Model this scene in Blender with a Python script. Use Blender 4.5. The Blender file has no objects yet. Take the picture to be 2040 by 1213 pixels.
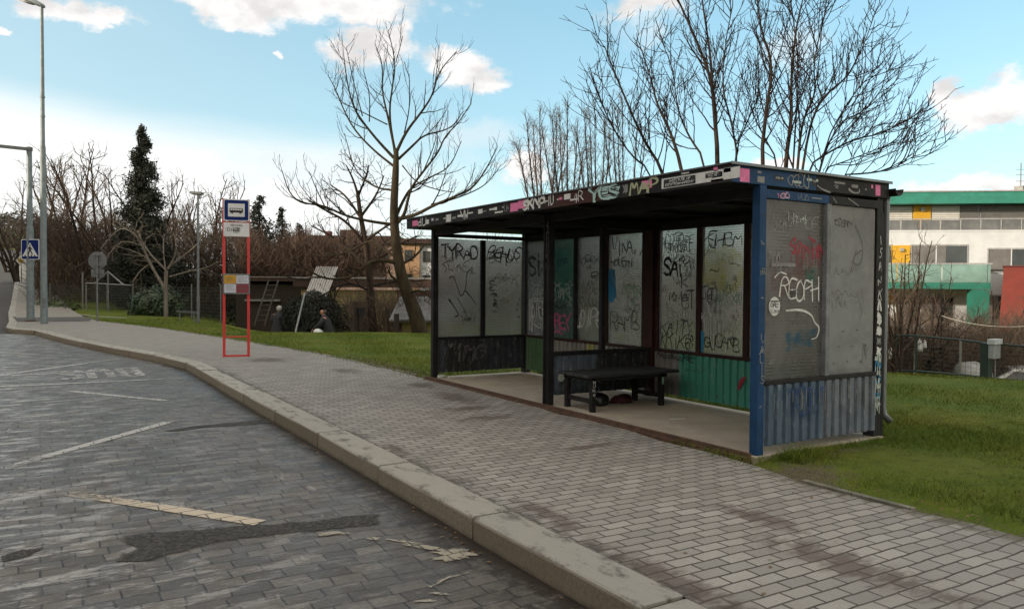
import bpy, math, random
import numpy as np
from mathutils import Vector, Matrix
R_=random.Random
C=bpy.context.scene.collection
V=Vector
# ---------------------------------------------------------------- camera maths
F=1533.;CX,CY=1020.,606.5;H=1.5
YAW=math.radians(31.57);PIT=math.radians(1.35);ROLL=math.radians(0.38)
FW=V((math.sin(YAW)*math.cos(PIT),math.cos(YAW)*math.cos(PIT),-math.sin(PIT)))
_r=V((math.cos(YAW),-math.sin(YAW),0));_u=_r.cross(FW)
RT=math.cos(ROLL)*_r+math.sin(ROLL)*_u;UP=-math.sin(ROLL)*_r+math.cos(ROLL)*_u
CAMP=V((0,0,H))
def ray(px,py): return FW+(px-CX)/F*RT-(py-CY)/F*UP
def A(px,py,D): return CAMP+ray(px,py)*D
def G(px,py,z=0.):
    d=ray(px,py);return CAMP+d*((z-H)/d.z)
# ---------------------------------------------------------------- object helpers
def tag(o,label=None,cat=None,group=None,kind=None):
    if label:o['label']=label
    if cat:o['category']=cat
    if group:o['group']=group
    if kind:o['kind']=kind
    return o
def thing(name,label,cat,loc=(0,0,0),rz=0,group=None):
    o=bpy.data.objects.new(name,None);C.objects.link(o);o.empty_display_size=.2
    o.location=loc;o.rotation_euler=(0,0,rz);return tag(o,label,cat,group)
class MB:
    def __init__(s):s.v=[];s.f=[];s.mi=[]
    def add(s,vs,fs,mi=0):
        n=len(s.v);s.v.extend(tuple(v) for v in vs)
        for f in fs:s.f.append(tuple(n+i for i in f));s.mi.append(mi)
    def hexa(s,p,mi=0):
        s.add(p,[(0,3,2,1),(4,5,6,7),(0,1,5,4),(1,2,6,5),(2,3,7,6),(3,0,4,7)],mi)
    def box(s,x0,x1,y0,y1,z0,z1,mi=0):
        s.hexa([(x0,y0,z0),(x1,y0,z0),(x1,y1,z0),(x0,y1,z0),(x0,y0,z1),(x1,y0,z1),(x1,y1,z1),(x0,y1,z1)],mi)
    def bar(s,a,b,w,h,up=(0,0,1),mi=0):
        a=V(a);b=V(b);d=(b-a).normalized();u=V(up)
        if abs(d.dot(u))>.98:u=V((1,0,0))
        r=d.cross(u).normalized()*w/2;u=r.cross(d).normalized()*h/2
        s.hexa([a-r-u,a+r-u,a+r+u,a-r+u,b-r-u,b+r-u,b+r+u,b-r+u],mi)
    def tube(s,pts,rad,n=6,cap=True,mi=0):
        m=len(pts)
        if not hasattr(rad,'__len__'):rad=[rad]*m
        d0=(V(pts[-1])-V(pts[0]))
        ref=V((0,0,1)) if abs(d0.z)<.8*d0.length else V((1,0,0))
        vs=[]
        for i in range(m):
            p=V(pts[i]);t=V(pts[min(i+1,m-1)])-V(pts[max(i-1,0)])
            if t.length<1e-9:t=V((0,0,1))
            t.normalize();a=t.cross(ref)
            if a.length<1e-4:a=t.cross(V((.3,.9,.1)))
            a.normalize();b=t.cross(a);r=rad[i]
            for k in range(n):
                q=2*math.pi*k/n;vs.append(p+a*(r*math.cos(q))+b*(r*math.sin(q)))
        fs=[]
        for i in range(m-1):
            for k in range(n):
                k2=(k+1)%n;fs.append((i*n+k,i*n+k2,(i+1)*n+k2,(i+1)*n+k))
        if cap:fs.append(tuple(range(n))[::-1]);fs.append(tuple((m-1)*n+k for k in range(n)))
        s.add(vs,fs,mi)
    def lathe(s,c,prof,n=12,mi=0):
        c=V(c);s.tube([c+V((0,0,z)) for r,z in prof],[max(r,.0005) for r,z in prof],n,True,mi)
    def prism(s,poly,fn,d0,d1,mi=0):
        # poly: 2-d outline, fn(a,b,d)->xyz
        n=len(poly);vs=[fn(a,b,d0) for a,b in poly]+[fn(a,b,d1) for a,b in poly]
        fs=[tuple(range(n)),tuple(range(2*n-1,n-1,-1))]+[(i,i+n,(i+1)%n+n,(i+1)%n) for i in range(n)]
        s.add(vs,fs,mi)
    def strip(s,pts,w,fn,off,mi=0):
        # flat ribbon along a 2-d polyline with shared verts
        m=len(pts)
        if m<2:return
        vs=[]
        for i in range(m):
            x,y=pts[i];x0,y0=pts[max(i-1,0)];x1,y1=pts[min(i+1,m-1)]
            dx,dy=x1-x0,y1-y0;l=math.hypot(dx,dy) or 1e-6;dx/=l;dy/=l
            ww=w[i] if hasattr(w,'__len__') else w
            if i==0:x-=dx*ww*.4;y-=dy*ww*.4
            if i==m-1:x+=dx*ww*.4;y+=dy*ww*.4
            vs.append(fn(x-dy*ww/2,y+dx*ww/2,off));vs.append(fn(x+dy*ww/2,y-dx*ww/2,off))
        s.add(vs,[(2*i,2*i+1,2*i+3,2*i+2) for i in range(m-1)],mi)
    def build(s,name,mats,parent=None,org=None,smooth=False,bevel=0,label=None):
        me=bpy.data.meshes.new(name)
        v=s.v
        if org is not None:
            ox,oy,oz=org;v=[(a-ox,b-oy,c-oz) for a,b,c in v]
        me.from_pydata(v,[],s.f)
        if not isinstance(mats,(list,tuple)):mats=[mats]
        for m in mats:me.materials.append(m)
        if len(mats)>1:me.polygons.foreach_set('material_index',s.mi)
        if smooth:me.polygons.foreach_set('use_smooth',[True]*len(s.f))
        me.update()
        o=bpy.data.objects.new(name,me);C.objects.link(o)
        if parent:o.parent=parent
        elif org is not None:o.location=org
        if bevel:
            b=o.modifiers.new('bevel','BEVEL');b.width=bevel;b.segments=2;b.limit_method='ANGLE'
        if label:o['label']=label
        return o
def copy_tree(o,parent=None):
    c=o.copy();C.objects.link(c)
    if parent:c.parent=parent
    for ch in list(o.children):copy_tree(ch,c)
    return c
# ---------------------------------------------------------------- material helpers
class N:
    def __init__(s,name):
        s.mat=bpy.data.materials.new(name);s.mat.use_nodes=True;s.nt=s.mat.node_tree
        s.b=s.nt.nodes['Principled BSDF'];s.out=s.nt.nodes['Material Output']
    def n(s,t,**k):
        x=s.nt.nodes.new(t)
        for a,b in k.items():setattr(x,a,b)
        return x
    def L(s,a,b):s.nt.links.new(a,b)
    def set(s,sock,v):
        if isinstance(v,bpy.types.NodeSocket):s.L(v,sock)
        elif isinstance(v,(tuple,list)) and len(v)==3 and sock.type=='RGBA':sock.default_value=(*v,1)
        else:sock.default_value=v
    def m(s,op,a,b=0.,c=0.,clamp=False):
        x=s.n('ShaderNodeMath',operation=op,use_clamp=clamp)
        s.set(x.inputs[0],a);s.set(x.inputs[1],b);s.set(x.inputs[2],c);return x.outputs[0]
    def mix(s,f,a,b,bt='MIX'):
        x=s.n('ShaderNodeMix',data_type='RGBA',blend_type=bt)
        s.set(x.inputs[0],f);s.set(x.inputs[6],a);s.set(x.inputs[7],b);return x.outputs[2]
    def pos(s):return s.n('ShaderNodeNewGeometry').outputs['Position']
    def obj(s):return s.n('ShaderNodeTexCoord').outputs['Object']
    def rnd(s):return s.n('ShaderNodeObjectInfo').outputs['Random']
    def map(s,v,sc=(1,1,1),loc=(0,0,0),rot=(0,0,0)):
        x=s.n('ShaderNodeMapping');s.L(v,x.inputs[0]);x.inputs[1].default_value=loc;x.inputs[2].default_value=rot;x.inputs[3].default_value=sc;return x.outputs[0]
    def noise(s,v,scale=5,detail=4,rough=.55,dist=0):
        x=s.n('ShaderNodeTexNoise');s.L(v,x.inputs['Vector']);x.inputs['Scale'].default_value=scale;x.inputs['Detail'].default_value=detail
        x.inputs['Roughness'].default_value=rough;x.inputs['Distortion'].default_value=dist;return x.outputs[0]
    def sm(s,x,a,b,lo=0.,hi=1.):
        y=s.n('ShaderNodeMapRange',interpolation_type='SMOOTHSTEP');s.set(y.inputs[0],x)
        for i,q in zip((1,2,3,4),(a,b,lo,hi)):s.set(y.inputs[i],q)
        return y.outputs[0]
    def sep(s,v):
        x=s.n('ShaderNodeSeparateXYZ');s.L(v,x.inputs[0]);return x.outputs
    def comb(s,x,y,z):
        c=s.n('ShaderNodeCombineXYZ');s.set(c.inputs[0],x);s.set(c.inputs[1],y);s.set(c.inputs[2],z);return c.outputs[0]
    def blob(s,x,y,cx,cy,rx,ry):
        a=s.m('MULTIPLY',s.m('SUBTRACT',x,cx),1/rx);b=s.m('MULTIPLY',s.m('SUBTRACT',y,cy),1/ry)
        return s.m('SUBTRACT',1.,s.m('SQRT',s.m('ADD',s.m('MULTIPLY',a,a),s.m('MULTIPLY',b,b))))
    def bump(s,h,st=.3,d=.01):
        x=s.n('ShaderNodeBump');x.inputs['Strength'].default_value=st;x.inputs['Distance'].default_value=d;s.L(h,x.inputs['Height'])
        s.L(x.outputs[0],s.b.inputs['Normal'])
    def fin(s,col=None,rough=.8,metal=0.,spec=None):
        if col is not None:s.set(s.b.inputs['Base Color'],col)
        s.set(s.b.inputs['Roughness'],rough);s.set(s.b.inputs['Metallic'],metal)
        if spec is not None:s.b.inputs['Specular IOR Level'].default_value=spec
        return s.mat
def pm(name,c1,c2=None,scale=6,rough=.7,metal=0.,bump=0,bscale=40,lo=.35,hi=.65,spec=None,stretch=(1,1,1),c3=None):
    s=N(name);o=s.map(s.obj(),stretch)
    col=c1
    if c2 is None:c2=tuple(x*.75 for x in c1)
    f=s.sm(s.noise(o,scale,6,.6),lo,hi);col=s.mix(f,c1,c2)
    if c3:col=s.mix(s.sm(s.noise(o,scale*3.7,5,.7),.58,.72),col,c3)
    if bump:s.bump(s.noise(o,bscale,4,.6),bump,.01)
    return s.fin(col,rough,metal,spec)
# ---------------------------------------------------------------- terrain functions
def lerp_tab(t,x):
    if x<=t[0][0]:return t[0][1]
    for (a,b),(c,d) in zip(t,t[1:]):
        if x<=c:return b+(d-b)*(x-a)/(c-a)
    return t[-1][1]
KERB=[(-12,2.39),(15.85,2.39),(17.8,2.07),(20.75,1.34),(24.6,.55),(28.8,-.15),(30.0,-.75),(31.2,-.98),(36,-1.02),(45,-1.3),(75,-1.7),(160,-2)]
EDGE=[(-12,5.04),(4.2,5.04),(4.9,5.2),(11.2,5.36),(13.2,5.33),(16.4,5.23),(20.5,4.68),(28,3.6),(34.7,2.1),(38,1.7),(45,1.5),(75,.7),(160,.4)]
CREST=[(13.7,-60),(13.7,6.3),(12.7,8.1),(11.6,15),(10.8,21.0),(9.2,22.9),(6.2,24.2),(5.3,25.5),(5.3,30),(5.6,33),(5.0,40),(4.6,60),(4.0,400)]
def ss(a,b,x):
    t=min(1,max(0,(x-a)/(b-a)));return t*t*(3-2*t)
def hill(x,y):
    d=y-50
    h=.068*(d if d>12 else (0 if d<-12 else (d+12)**2/48))
    return h*(1-ss(6,45,x))
CXT=[(y,x) for x,y in CREST]
def tz(x,y):
    z=hill(x,y)
    if x>lerp_tab(CXT,y):
        d=1e9
        for (ax,ay),(bx,by) in zip(CREST,CREST[1:]):
            ex,ey=bx-ax,by-ay;t=max(0,min(1,((x-ax)*ex+(y-ay)*ey)/(ex*ex+ey*ey)))
            d=min(d,math.hypot(x-ax-t*ex,y-ay-t*ey))
        r=.34*d*d/(d+.9);dm=3.0+(1.5-3.0)*ss(14,26,y)
        z-=dm*(1-math.exp(-r/dm))
    return z
SKYT=(1.0,1.05,.95);CLB=(2.6,2.55,2.5);CLD=(1.95,1.9,1.87);CLF=(2.0,2.25,2.35);VEIL=(2.75,2.75,2.7);CLO=(3.5,3.1,2.6)
HZ0=(.98,1.52,1.78);HZ1=(.56,1.22,1.55);HZL=(1.95,2.25,2.3)
SUNE=2.0;SUNA=1.5;EXPO=1.45
# ================================================================ SETTING
sc=bpy.context.scene
# ---------------------------------------------------------------- ground materials
def m_grass():
    s=N('lawn');p=s.pos();x,y,z=s.sep(p)
    n1=s.noise(p,.55,5,.6);n2=s.noise(p,7,5,.65);n3=s.noise(p,60,3,.6)
    col=s.mix(s.sm(n1,.35,.65),(.080,.125,.012),(.130,.145,.018))
    col=s.mix(s.m('MULTIPLY',s.sm(n2,.4,.7),.7),col,(.055,.080,.010))
    col=s.mix(s.m('MULTIPLY',s.sm(n3,.45,.75),.45),col,(.12,.12,.04))
    # bare trodden earth beside the shelter corner and along the pavement
    e=s.m('MAXIMUM',s.blob(x,y,5.25,4.05,.5,.45),s.blob(x,y,5.1,2.6,.2,1.9))
    e=s.m('MAXIMUM',e,s.blob(x,y,5.5,13.5,.35,3.))
    e=s.m('MAXIMUM',e,s.blob(x,y,6.2,4.4,1.0,.18))
    e=s.m('MULTIPLY',s.sm(s.m('ADD',e,s.m('ADD',s.m('MULTIPLY',s.m('SUBTRACT',n2,.5),1.5),s.m('MULTIPLY',s.m('SUBTRACT',n3,.5),1.4))),.05,.7),.9)
    col=s.mix(e,col,s.mix(s.sm(n3,.35,.65),(.075,.062,.042),(.15,.125,.09)))
    s.bump(s.m('ADD',n2,n3),.7,.04)
    return s.fin(col,.95,spec=.15)
def m_pave():
    s=N('pavement_bricks');p=s.pos();x,y,z=s.sep(p)
    w=s.m('MULTIPLY',s.m('SUBTRACT',s.noise(p,.45,2,.5),.5),.16)
    wx=s.m('MULTIPLY',s.m('SUBTRACT',s.noise(p,3.2,2,.5),.5),.035)
    # courses bend with the kerb
    v=s.comb(s.m('ADD',x,wx),s.m('ADD',s.m('ADD',y,w),wx),0.)
    b=s.n('ShaderNodeTexBrick');s.L(v,b.inputs['Vector'])
    for k,q in (('Scale',1.),('Mortar Size',.0072),('Mortar Smooth',.3),('Bias',0.),('Brick Width',.2),('Row Height',.1)):b.inputs[k].default_value=q
    b.offset=.5
    b.inputs['Color1'].default_value=(.215,.203,.190,1);b.inputs['Color2'].default_value=(.315,.298,.278,1);b.inputs['Mortar'].default_value=(.050,.040,.034,1)
    n=s.noise(p,1.3,6,.65);nf=s.noise(p,55,4,.6)
    col=s.mix(s.m('MULTIPLY',s.sm(n,.35,.7),.35),b.outputs['Color'],(.16,.145,.13))
    col=s.mix(s.m('MULTIPLY',s.sm(nf,.45,.8),.35),col,(.12,.11,.10))
    st=None
    for q in [(4.75,9.2,.35,.9),(4.5,8.3,.5,.28),(4.9,10.6,.3,.5),(4.35,7.6,.55,.2),(4.4,5.75,.5,.12),(3.75,2.55,.25,.9),(4.0,3.4,.2,.5),(4.6,13.,.3,.6),(3.9,15.6,.6,.8),(3.2,1.4,.2,.6),(2.85,4.2,.14,.6),(2.75,2.9,.2,.9),(2.78,6.5,.12,.4)]:
        bb=s.blob(x,y,*q);st=bb if st is None else s.m('MAXIMUM',st,bb)
    n4=s.noise(s.map(p,(2.2,5,1)),2.2,5,.7)
    st=s.sm(s.m('ADD',st,s.m('MULTIPLY',s.m('SUBTRACT',n4,.52),2.6)),.05,.75)
    col=s.mix(s.m('MULTIPLY',st,.72),col,(.070,.050,.040))
    # farther along the pavement turns into smooth asphalt-like slabs
    far=s.sm(y,17.5,20.5);fc=s.mix(s.sm(s.noise(p,2.5,5,.6),.3,.7),(.20,.188,.170),(.245,.23,.208))
    col=s.mix(far,col,fc)
    # soil and moss washed over the edge towards the lawn and along the kerb
    n7=s.noise(p,4.5,6,.75);ed=s.m('MULTIPLY',s.sm(s.m('ADD',x,s.m('MULTIPLY',s.m('SUBTRACT',n7,.5),.9)),4.86,5.08),s.sm(y,4.6,3.9))
    col=s.mix(s.m('MULTIPLY',ed,.85),col,(.085,.072,.050))
    kd=s.m('MULTIPLY',s.sm(s.m('ADD',x,s.m('MULTIPLY',s.m('SUBTRACT',n7,.5),.8)),2.80,2.62),s.sm(y,16,14));col=s.mix(s.m('MULTIPLY',kd,.75),col,(.06,.052,.045))
    h=s.m('ADD',s.m('MULTIPLY',s.m('SUBTRACT',1.,b.outputs['Fac']),s.m('SUBTRACT',1.,far)),s.m('MULTIPLY',nf,.25))
    s.bump(h,.75,.012)
    return s.fin(col,.85,spec=.3)
def sett_bricks(s,p):
    x,y,z=s.sep(p)
    w=s.m('MULTIPLY',s.m('SUBTRACT',s.noise(p,.5,2,.5),.5),.3)
    w2=s.m('MULTIPLY',s.m('SUBTRACT',s.noise(p,3.6,3,.5),.5),.045)
    w3=s.m('MULTIPLY',s.m('SUBTRACT',s.noise(s.map(p,loc=(9,4,0)),2.1,2,.5),.5),.06)
    v=s.comb(s.m('ADD',x,w3),s.m('ADD',s.m('ADD',y,w),w2),0.)
    b=s.n('ShaderNodeTexBrick');s.L(v,b.inputs['Vector'])
    for k,q in (('Scale',1.),('Mortar Size',.006),('Mortar Smooth',.25),('Bias',-.1),('Brick Width',.215),('Row Height',.135)):b.inputs[k].default_value=q
    b.offset=.5;b.squash=.85;b.squash_frequency=3
    return b
def m_setts():
    s=N('road_setts');p=s.pos();x,y,z=s.sep(p);b=sett_bricks(s,p)
    b.inputs['Color1'].default_value=(.074,.062,.053,1);b.inputs['Color2'].default_value=(.150,.128,.109,1);b.inputs['Mortar'].default_value=(.024,.021,.019,1)
    n=s.noise(p,.8,6,.62);nf=s.noise(p,70,3,.6);nm=s.noise(p,17,5,.7)
    col=s.mix(s.m('MULTIPLY',s.sm(n,.4,.7),.5),b.outputs['Color'],(.070,.066,.064))
    col=s.mix(s.m('MULTIPLY',s.sm(nm,.45,.7),.45),col,(.050,.045,.042));col=s.mix(s.m('MULTIPLY',s.sm(nm,.42,.28),.4),col,(.20,.185,.17))
    edge=s.sm(s.noise(p,9,4,.7),.55,.7)
    col=s.mix(s.m('MULTIPLY',s.m('MULTIPLY',edge,s.sm(b.outputs['Fac'],.0,.9)),.5),col,(.16,.15,.14))
    col=s.mix(s.m('MULTIPLY',s.sm(nf,.5,.8),.3),col,(.17,.165,.16))
    # old paint, dust and wheel wear, with low-sky glare painted in towards the left
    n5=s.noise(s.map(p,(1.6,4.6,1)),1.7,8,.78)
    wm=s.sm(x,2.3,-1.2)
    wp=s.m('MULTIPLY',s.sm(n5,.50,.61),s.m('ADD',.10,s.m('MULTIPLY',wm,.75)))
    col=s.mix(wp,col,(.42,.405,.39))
    n6=s.noise(s.map(p,(6,2,1),loc=(3,1,0)),1.3,7,.75)
    col=s.mix(s.m('MULTIPLY',s.sm(n6,.61,.66),.30),col,(.44,.42,.40))
    # dirty gutter
    g=s.sm(s.m('ADD',s.m('SUBTRACT',2.45,x),s.m('MULTIPLY',s.m('SUBTRACT',s.noise(p,3.2,6,.75),.5),1.3)),.42,.10)
    g=s.m('MULTIPLY',g,s.sm(y,26,17))
    col=s.mix(s.m('MULTIPLY',g,.9),col,(.024,.019,.016))
    # patches sunk and tarred over
    h=s.m('ADD',s.m('SUBTRACT',1.,b.outputs['Fac']),s.m('MULTIPLY',nm,.8))
    s.bump(h,.6,.014)
    r=s.mix(s.sm(s.noise(p,4,4,.6),.3,.7),(.30,.30,.30),(.50,.50,.50))
    return s.fin(col,r,spec=.16)
def m_asphalt(name,c=.06,warm=1.05):
    s=N(name);p=s.pos()
    n=s.noise(p,140,3,.7);n2=s.noise(p,1.2,5,.6)
    col=s.mix(s.sm(n,.4,.72),(c*.7*warm,c*.7,c*.68),(c*1.7*warm,c*1.65,c*1.6))
    col=s.mix(s.m('MULTIPLY',s.sm(n2,.4,.7),.5),col,(c*1.3*warm,c*1.25,c*1.2))
    s.bump(s.m('ADD',n,s.m('MULTIPLY',s.noise(p,45,3,.7),1.3)),1.,.02);return s.fin(col,.85,spec=.25)
def m_kerb():
    s=N('granite_kerb');p=s.pos();x,y,z=s.sep(p)
    n=s.noise(p,48,6,.95);n2=s.noise(p,2.2,6,.65);n3=s.noise(s.map(p,(3,1.3,1)),2.6,6,.7)
    st=s.n('ShaderNodeTexWhiteNoise',noise_dimensions='1D');s.L(s.m('FLOOR',s.m('DIVIDE',s.m('SUBTRACT',y,1.06),1.645)),st.inputs['W'])
    col=s.mix(st.outputs[0],(.225,.188,.140),(.30,.26,.20))
    col=s.mix(s.m('MULTIPLY',s.sm(n,.40,.62),.62),col,(.115,.095,.07))
    col=s.mix(s.m('MULTIPLY',s.sm(n2,.48,.72),.4),col,(.19,.16,.12))
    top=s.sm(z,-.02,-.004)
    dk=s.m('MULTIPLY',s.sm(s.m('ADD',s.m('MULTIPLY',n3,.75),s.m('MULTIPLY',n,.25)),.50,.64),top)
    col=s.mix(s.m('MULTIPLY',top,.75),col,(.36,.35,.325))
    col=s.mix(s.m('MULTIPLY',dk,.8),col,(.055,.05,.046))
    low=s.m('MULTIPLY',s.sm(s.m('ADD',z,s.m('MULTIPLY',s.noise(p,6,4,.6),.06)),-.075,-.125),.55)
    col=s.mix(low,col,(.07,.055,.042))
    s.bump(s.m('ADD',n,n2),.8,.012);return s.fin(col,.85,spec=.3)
def m_paint():
    s=N('worn_road_paint');p=s.pos();t=s.n('ShaderNodeTexCoord').outputs['UV']
    n=s.noise(p,2.5,7,.75);n2=s.noise(p,30,4,.7)
    a=s.sm(s.m('ADD',s.m('MULTIPLY',n,.75),s.m('MULTIPLY',n2,.35)),.44,.60)
    x=s.n('ShaderNodeAttribute',attribute_name='wear').outputs['Fac']
    a=s.m('MULTIPLY',s.sm(s.m('ADD',s.m('MULTIPLY',n,.7),s.m('ADD',s.m('MULTIPLY',n2,.4),s.m('SUBTRACT',x,.55))),.40,.62),.92)
    fb=sett_bricks(s,p).outputs['Fac'];a=s.m('MULTIPLY',a,s.m('SUBTRACT',1.,s.m('MULTIPLY',fb,.75)))
    y=s.n('ShaderNodeAttribute',attribute_name='tint').outputs['Fac']
    col=s.mix(y,(.42,.41,.40),(.50,.42,.32))
    s.set(s.b.inputs['Alpha'],a);s.bump(s.m('SUBTRACT',n2,fb),.6,.01);return s.fin(col,.75)
def m_patch():
    s=N('asphalt_patch');p=s.pos();n=s.noise(p,38,3,.75);n2=s.noise(p,5,6,.7)
    e=s.n('ShaderNodeAttribute',attribute_name='inside').outputs['Fac']
    a=s.m('MULTIPLY',s.sm(s.m('ADD',e,s.m('ADD',s.m('MULTIPLY',s.m('SUBTRACT',n2,.5),2.6),s.m('MULTIPLY',s.m('SUBTRACT',n,.5),1.2))),.12,.62),.9)
    s.set(s.b.inputs['Alpha'],a);s.bump(n,1.,.03)
    return s.fin(s.mix(s.sm(n,.38,.7),(.030,.028,.026),(.105,.098,.09)),.8,spec=.3)
def m_torn():
    s=N('old_beige_marking');p=s.pos();n=s.noise(p,9,6,.75);n2=s.noise(p,60,4,.7);fb=sett_bricks(s,p).outputs['Fac']
    a=s.sm(s.m('ADD',s.m('MULTIPLY',n,.7),s.m('MULTIPLY',n2,.5)),.46,.60);s.set(s.b.inputs['Alpha'],s.m('MULTIPLY',a,s.m('SUBTRACT',.95,s.m('MULTIPLY',fb,.7))))
    s.bump(s.m('SUBTRACT',n2,fb),.6,.01);return s.fin(s.mix(s.sm(n2,.35,.65),(.36,.33,.265),(.24,.215,.175)),.85)
M={}
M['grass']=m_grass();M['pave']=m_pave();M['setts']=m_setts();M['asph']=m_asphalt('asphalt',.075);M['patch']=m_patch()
M['kerb']=m_kerb();M['rpaint']=m_paint()
M['side']=m_asphalt('side_path_asphalt',.10)
# ---------------------------------------------------------------- terrain sheet
xs=sorted(set([-400,-250,-150,-90,-60,-40,-25,-16]+[-12+i*1. for i in range(15)]+[3+i*.4 for i in range(46)]+[22+i*1.5 for i in range(14)]+[45,52,60,75,100,140,200,300,450]))
ys=sorted(set([-300,-150,-80,-40,-25,-16]+[-12+i*1. for i in range(10)]+[-2+i*.4 for i in range(100)]+[38.5+i*1.5 for i in range(30)]+[86,92,100,110,120,135,150,170,200,250,320,450,600]))
tb=MB();nx=len(xs)
rn=R_(5)
for y in ys:
    e=lerp_tab(EDGE,y)
    for x in xs:
        z=tz(x,y)
        o=.012+.02*math.sin(x*1.7+y*.9)*math.sin(y*1.3-x*.6) if x>e else 0
        if x>e:o*=ss(0,.8,x-e)
        if 5.3<x<7.4 and 4.4<y<11.5:o=-.06
        if x<=e+.05:o=max(-.35,-.06-.5*(e+.05-x))
        if y>165:o=0 if x>-1 else -.35
        tb.v.append((x,y,z+o))
for j in range(len(ys)-1):
    for i in range(nx-1):
        a=j*nx+i;tb.f.append((a,a+1,a+nx+1,a+nx));tb.mi.append(0)
tag(tb.build('grass_ground',M['grass'],smooth=True),kind='structure')
# pavement sheet
def yr(a,b,st):
    r=[];y=a
    while y<b:r.append(y);y+=st(y) if callable(st) else st
    return r+[b]
YS=yr(-10,160,lambda y:.6 if y<35 else 4.)
def sheet(name,mat,fx0,fx1,zf,ylist,nxs=2):
    b=MB()
    for y in ylist:
        a,c=fx0(y),fx1(y)
        for k in range(nxs):
            x=a+(c-a)*k/(nxs-1);b.v.append((x,y,zf(x,y)))
    for j in range(len(ylist)-1):
        for k in range(nxs-1):
            q=j*nxs+k;b.f.append((q,q+1,q+nxs+1,q+nxs));b.mi.append(0)
    return tag(b.build(name,mat,smooth=True),kind='structure')
KW=.28
sheet('pavement',M['pave'],lambda y:lerp_tab(KERB,y)+KW-.01,lambda y:lerp_tab(EDGE,y)+(.03*math.sin(y*3.1)+.03*math.sin(y*7.3+1)),lambda x,y:hill(x,y),YS,4)
sheet('road',M['asph'],lambda y:-10.,lambda y:lerp_tab(KERB,y)+.02,lambda x,y:hill(x,y)-.15,YS,4)
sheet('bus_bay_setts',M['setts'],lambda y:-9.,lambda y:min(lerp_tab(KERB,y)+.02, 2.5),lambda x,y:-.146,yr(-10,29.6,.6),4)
# darker asphalt strip over the pavement by the far corner
q=[G(22,628),G(40,612),G(60,616),G(115,624),G(185,634),G(178,640),G(110,641),G(34,641)]
b=MB();b.add([(p.x,p.y,.006) for p in q],[tuple(range(len(q)))]);tag(b.build('side_path',M['side']),kind='structure')
b=MB()
for a,c in (((60,613),(118,622)),((118,622),(190,631)),((190,631),(252,634))):
    p,r_=G(*a),G(*c);b.hexa([(p.x,p.y,.002),(r_.x,r_.y,.002),(r_.x+.05,r_.y+.35,.002),(p.x+.05,p.y+.35,.002),(p.x,p.y,.02),(r_.x,r_.y,.02),(r_.x+.05,r_.y+.35,.02),(p.x+.05,p.y+.35,.02)])
tag(b.build('path_edging',M['kerb']),kind='structure')
# asphalt patches
def patch(name,pts,mat,z,seed,jag=.05):
    r=R_(seed);out=[]
    for i in range(len(pts)):
        a=V(pts[i]);c=V(pts[(i+1)%len(pts)]);n=max(2,int((c-a).length/.12))
        for k in range(n):
            p=a+(c-a)*k/n;out.append((p.x+r.uniform(-jag,jag),p.y+r.uniform(-jag,jag)*.6,z))
    m=len(out)//2;b=MB();n=len(out)
    # inner line halfway to the opposite side, so that the rim can crumble away
    c=[((out[i][0]+out[(n-1-i)%n][0])/2,(out[i][1]+out[(n-1-i)%n][1])/2,z) for i in range(n)]
    ins=[tuple(out[i][k]+(c[i][k]-out[i][k])*.45 for k in range(3)) for i in range(n)]
    b.add(out+ins,[(i,(i+1)%n,n+(i+1)%n,n+i) for i in range(n)]+[tuple(range(n,2*n))])
    o=b.build(name,mat);at=o.data.attributes.new('inside','FLOAT','POINT');at.data.foreach_set('value',[0.]*n+[1.]*n)
    return tag(o,kind='structure')
g=lambda px,py:tuple(G(px,py,-.15).xy)+(0,)
patch('asphalt_patch',[g(235,1118),g(262,1090),g(240,1066),g(330,1060),g(480,1048),g(640,1036),g(775,1026),g(750,1045),g(600,1064),g(480,1080),g(380,1098),g(300,1120)],M['patch'],-.1415,3,.055)
patch('asphalt_patch',[g(330,858),g(380,850),g(470,841),g(560,835),g(575,839),g(500,847),g(400,854),g(350,861)],M['patch'],-.1415,4,.04)
patch('asphalt_patch',[g(0,1110),g(40,1096),g(80,1092),g(60,1108),g(15,1122)],M['patch'],-.1415,5,.02)
# kerb stones
kb=MB()
joints=[-3.87+i*1.645 for i in range(13)]+[17.8,19.3,20.75,22.6,24.6,26.7,28.8,30.0,31.2]+[33+i*2 for i in range(60)]
prof=[(0,-.32),(0,-.022),(.006,-.007),(.022,0),(KW,.0),(KW,-.32)]
def kpt(y,a,z):
    k=lerp_tab(KERB,y);d=(lerp_tab(KERB,y+.05)-lerp_tab(KERB,y-.05))/.1
    l=math.hypot(1,d);return (k+a/l,y-a*d/l,z+hill(k,y))
rk=R_(8)
for a,c in zip(joints,joints[1:]):
    if c>150:break
    gp=.014;dz=rk.uniform(-.006,.006);dx=rk.uniform(-.006,.006)
    ysl=yr(a+gp,c-gp,.55)
    vs=[]
    for y in ysl:vs+= [kpt(y,p+dx+(rk.uniform(-.004,.004) if 0<i<3 else 0),z+(dz+rk.uniform(-.002,.002) if z>-.1 else 0)) for i,(p,z) in enumerate(prof)]
    n=len(prof);fs=[tuple(range(n))[::-1],tuple((len(ysl)-1)*n+i for i in range(n))]
    for j in range(len(ysl)-1):
        for i in range(n-1):fs.append((j*n+i,j*n+i+1,(j+1)*n+i+1,(j+1)*n+i))
    kb.add(vs,fs)
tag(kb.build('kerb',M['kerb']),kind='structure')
# dark joint filler under the kerb gaps
sheet('kerb_bed',pm('kerb_bed',(.03,.026,.022)),lambda y:lerp_tab(KERB,y)+.03,lambda y:lerp_tab(KERB,y)+KW,lambda x,y:hill(x,y)-.03,YS)
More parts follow.
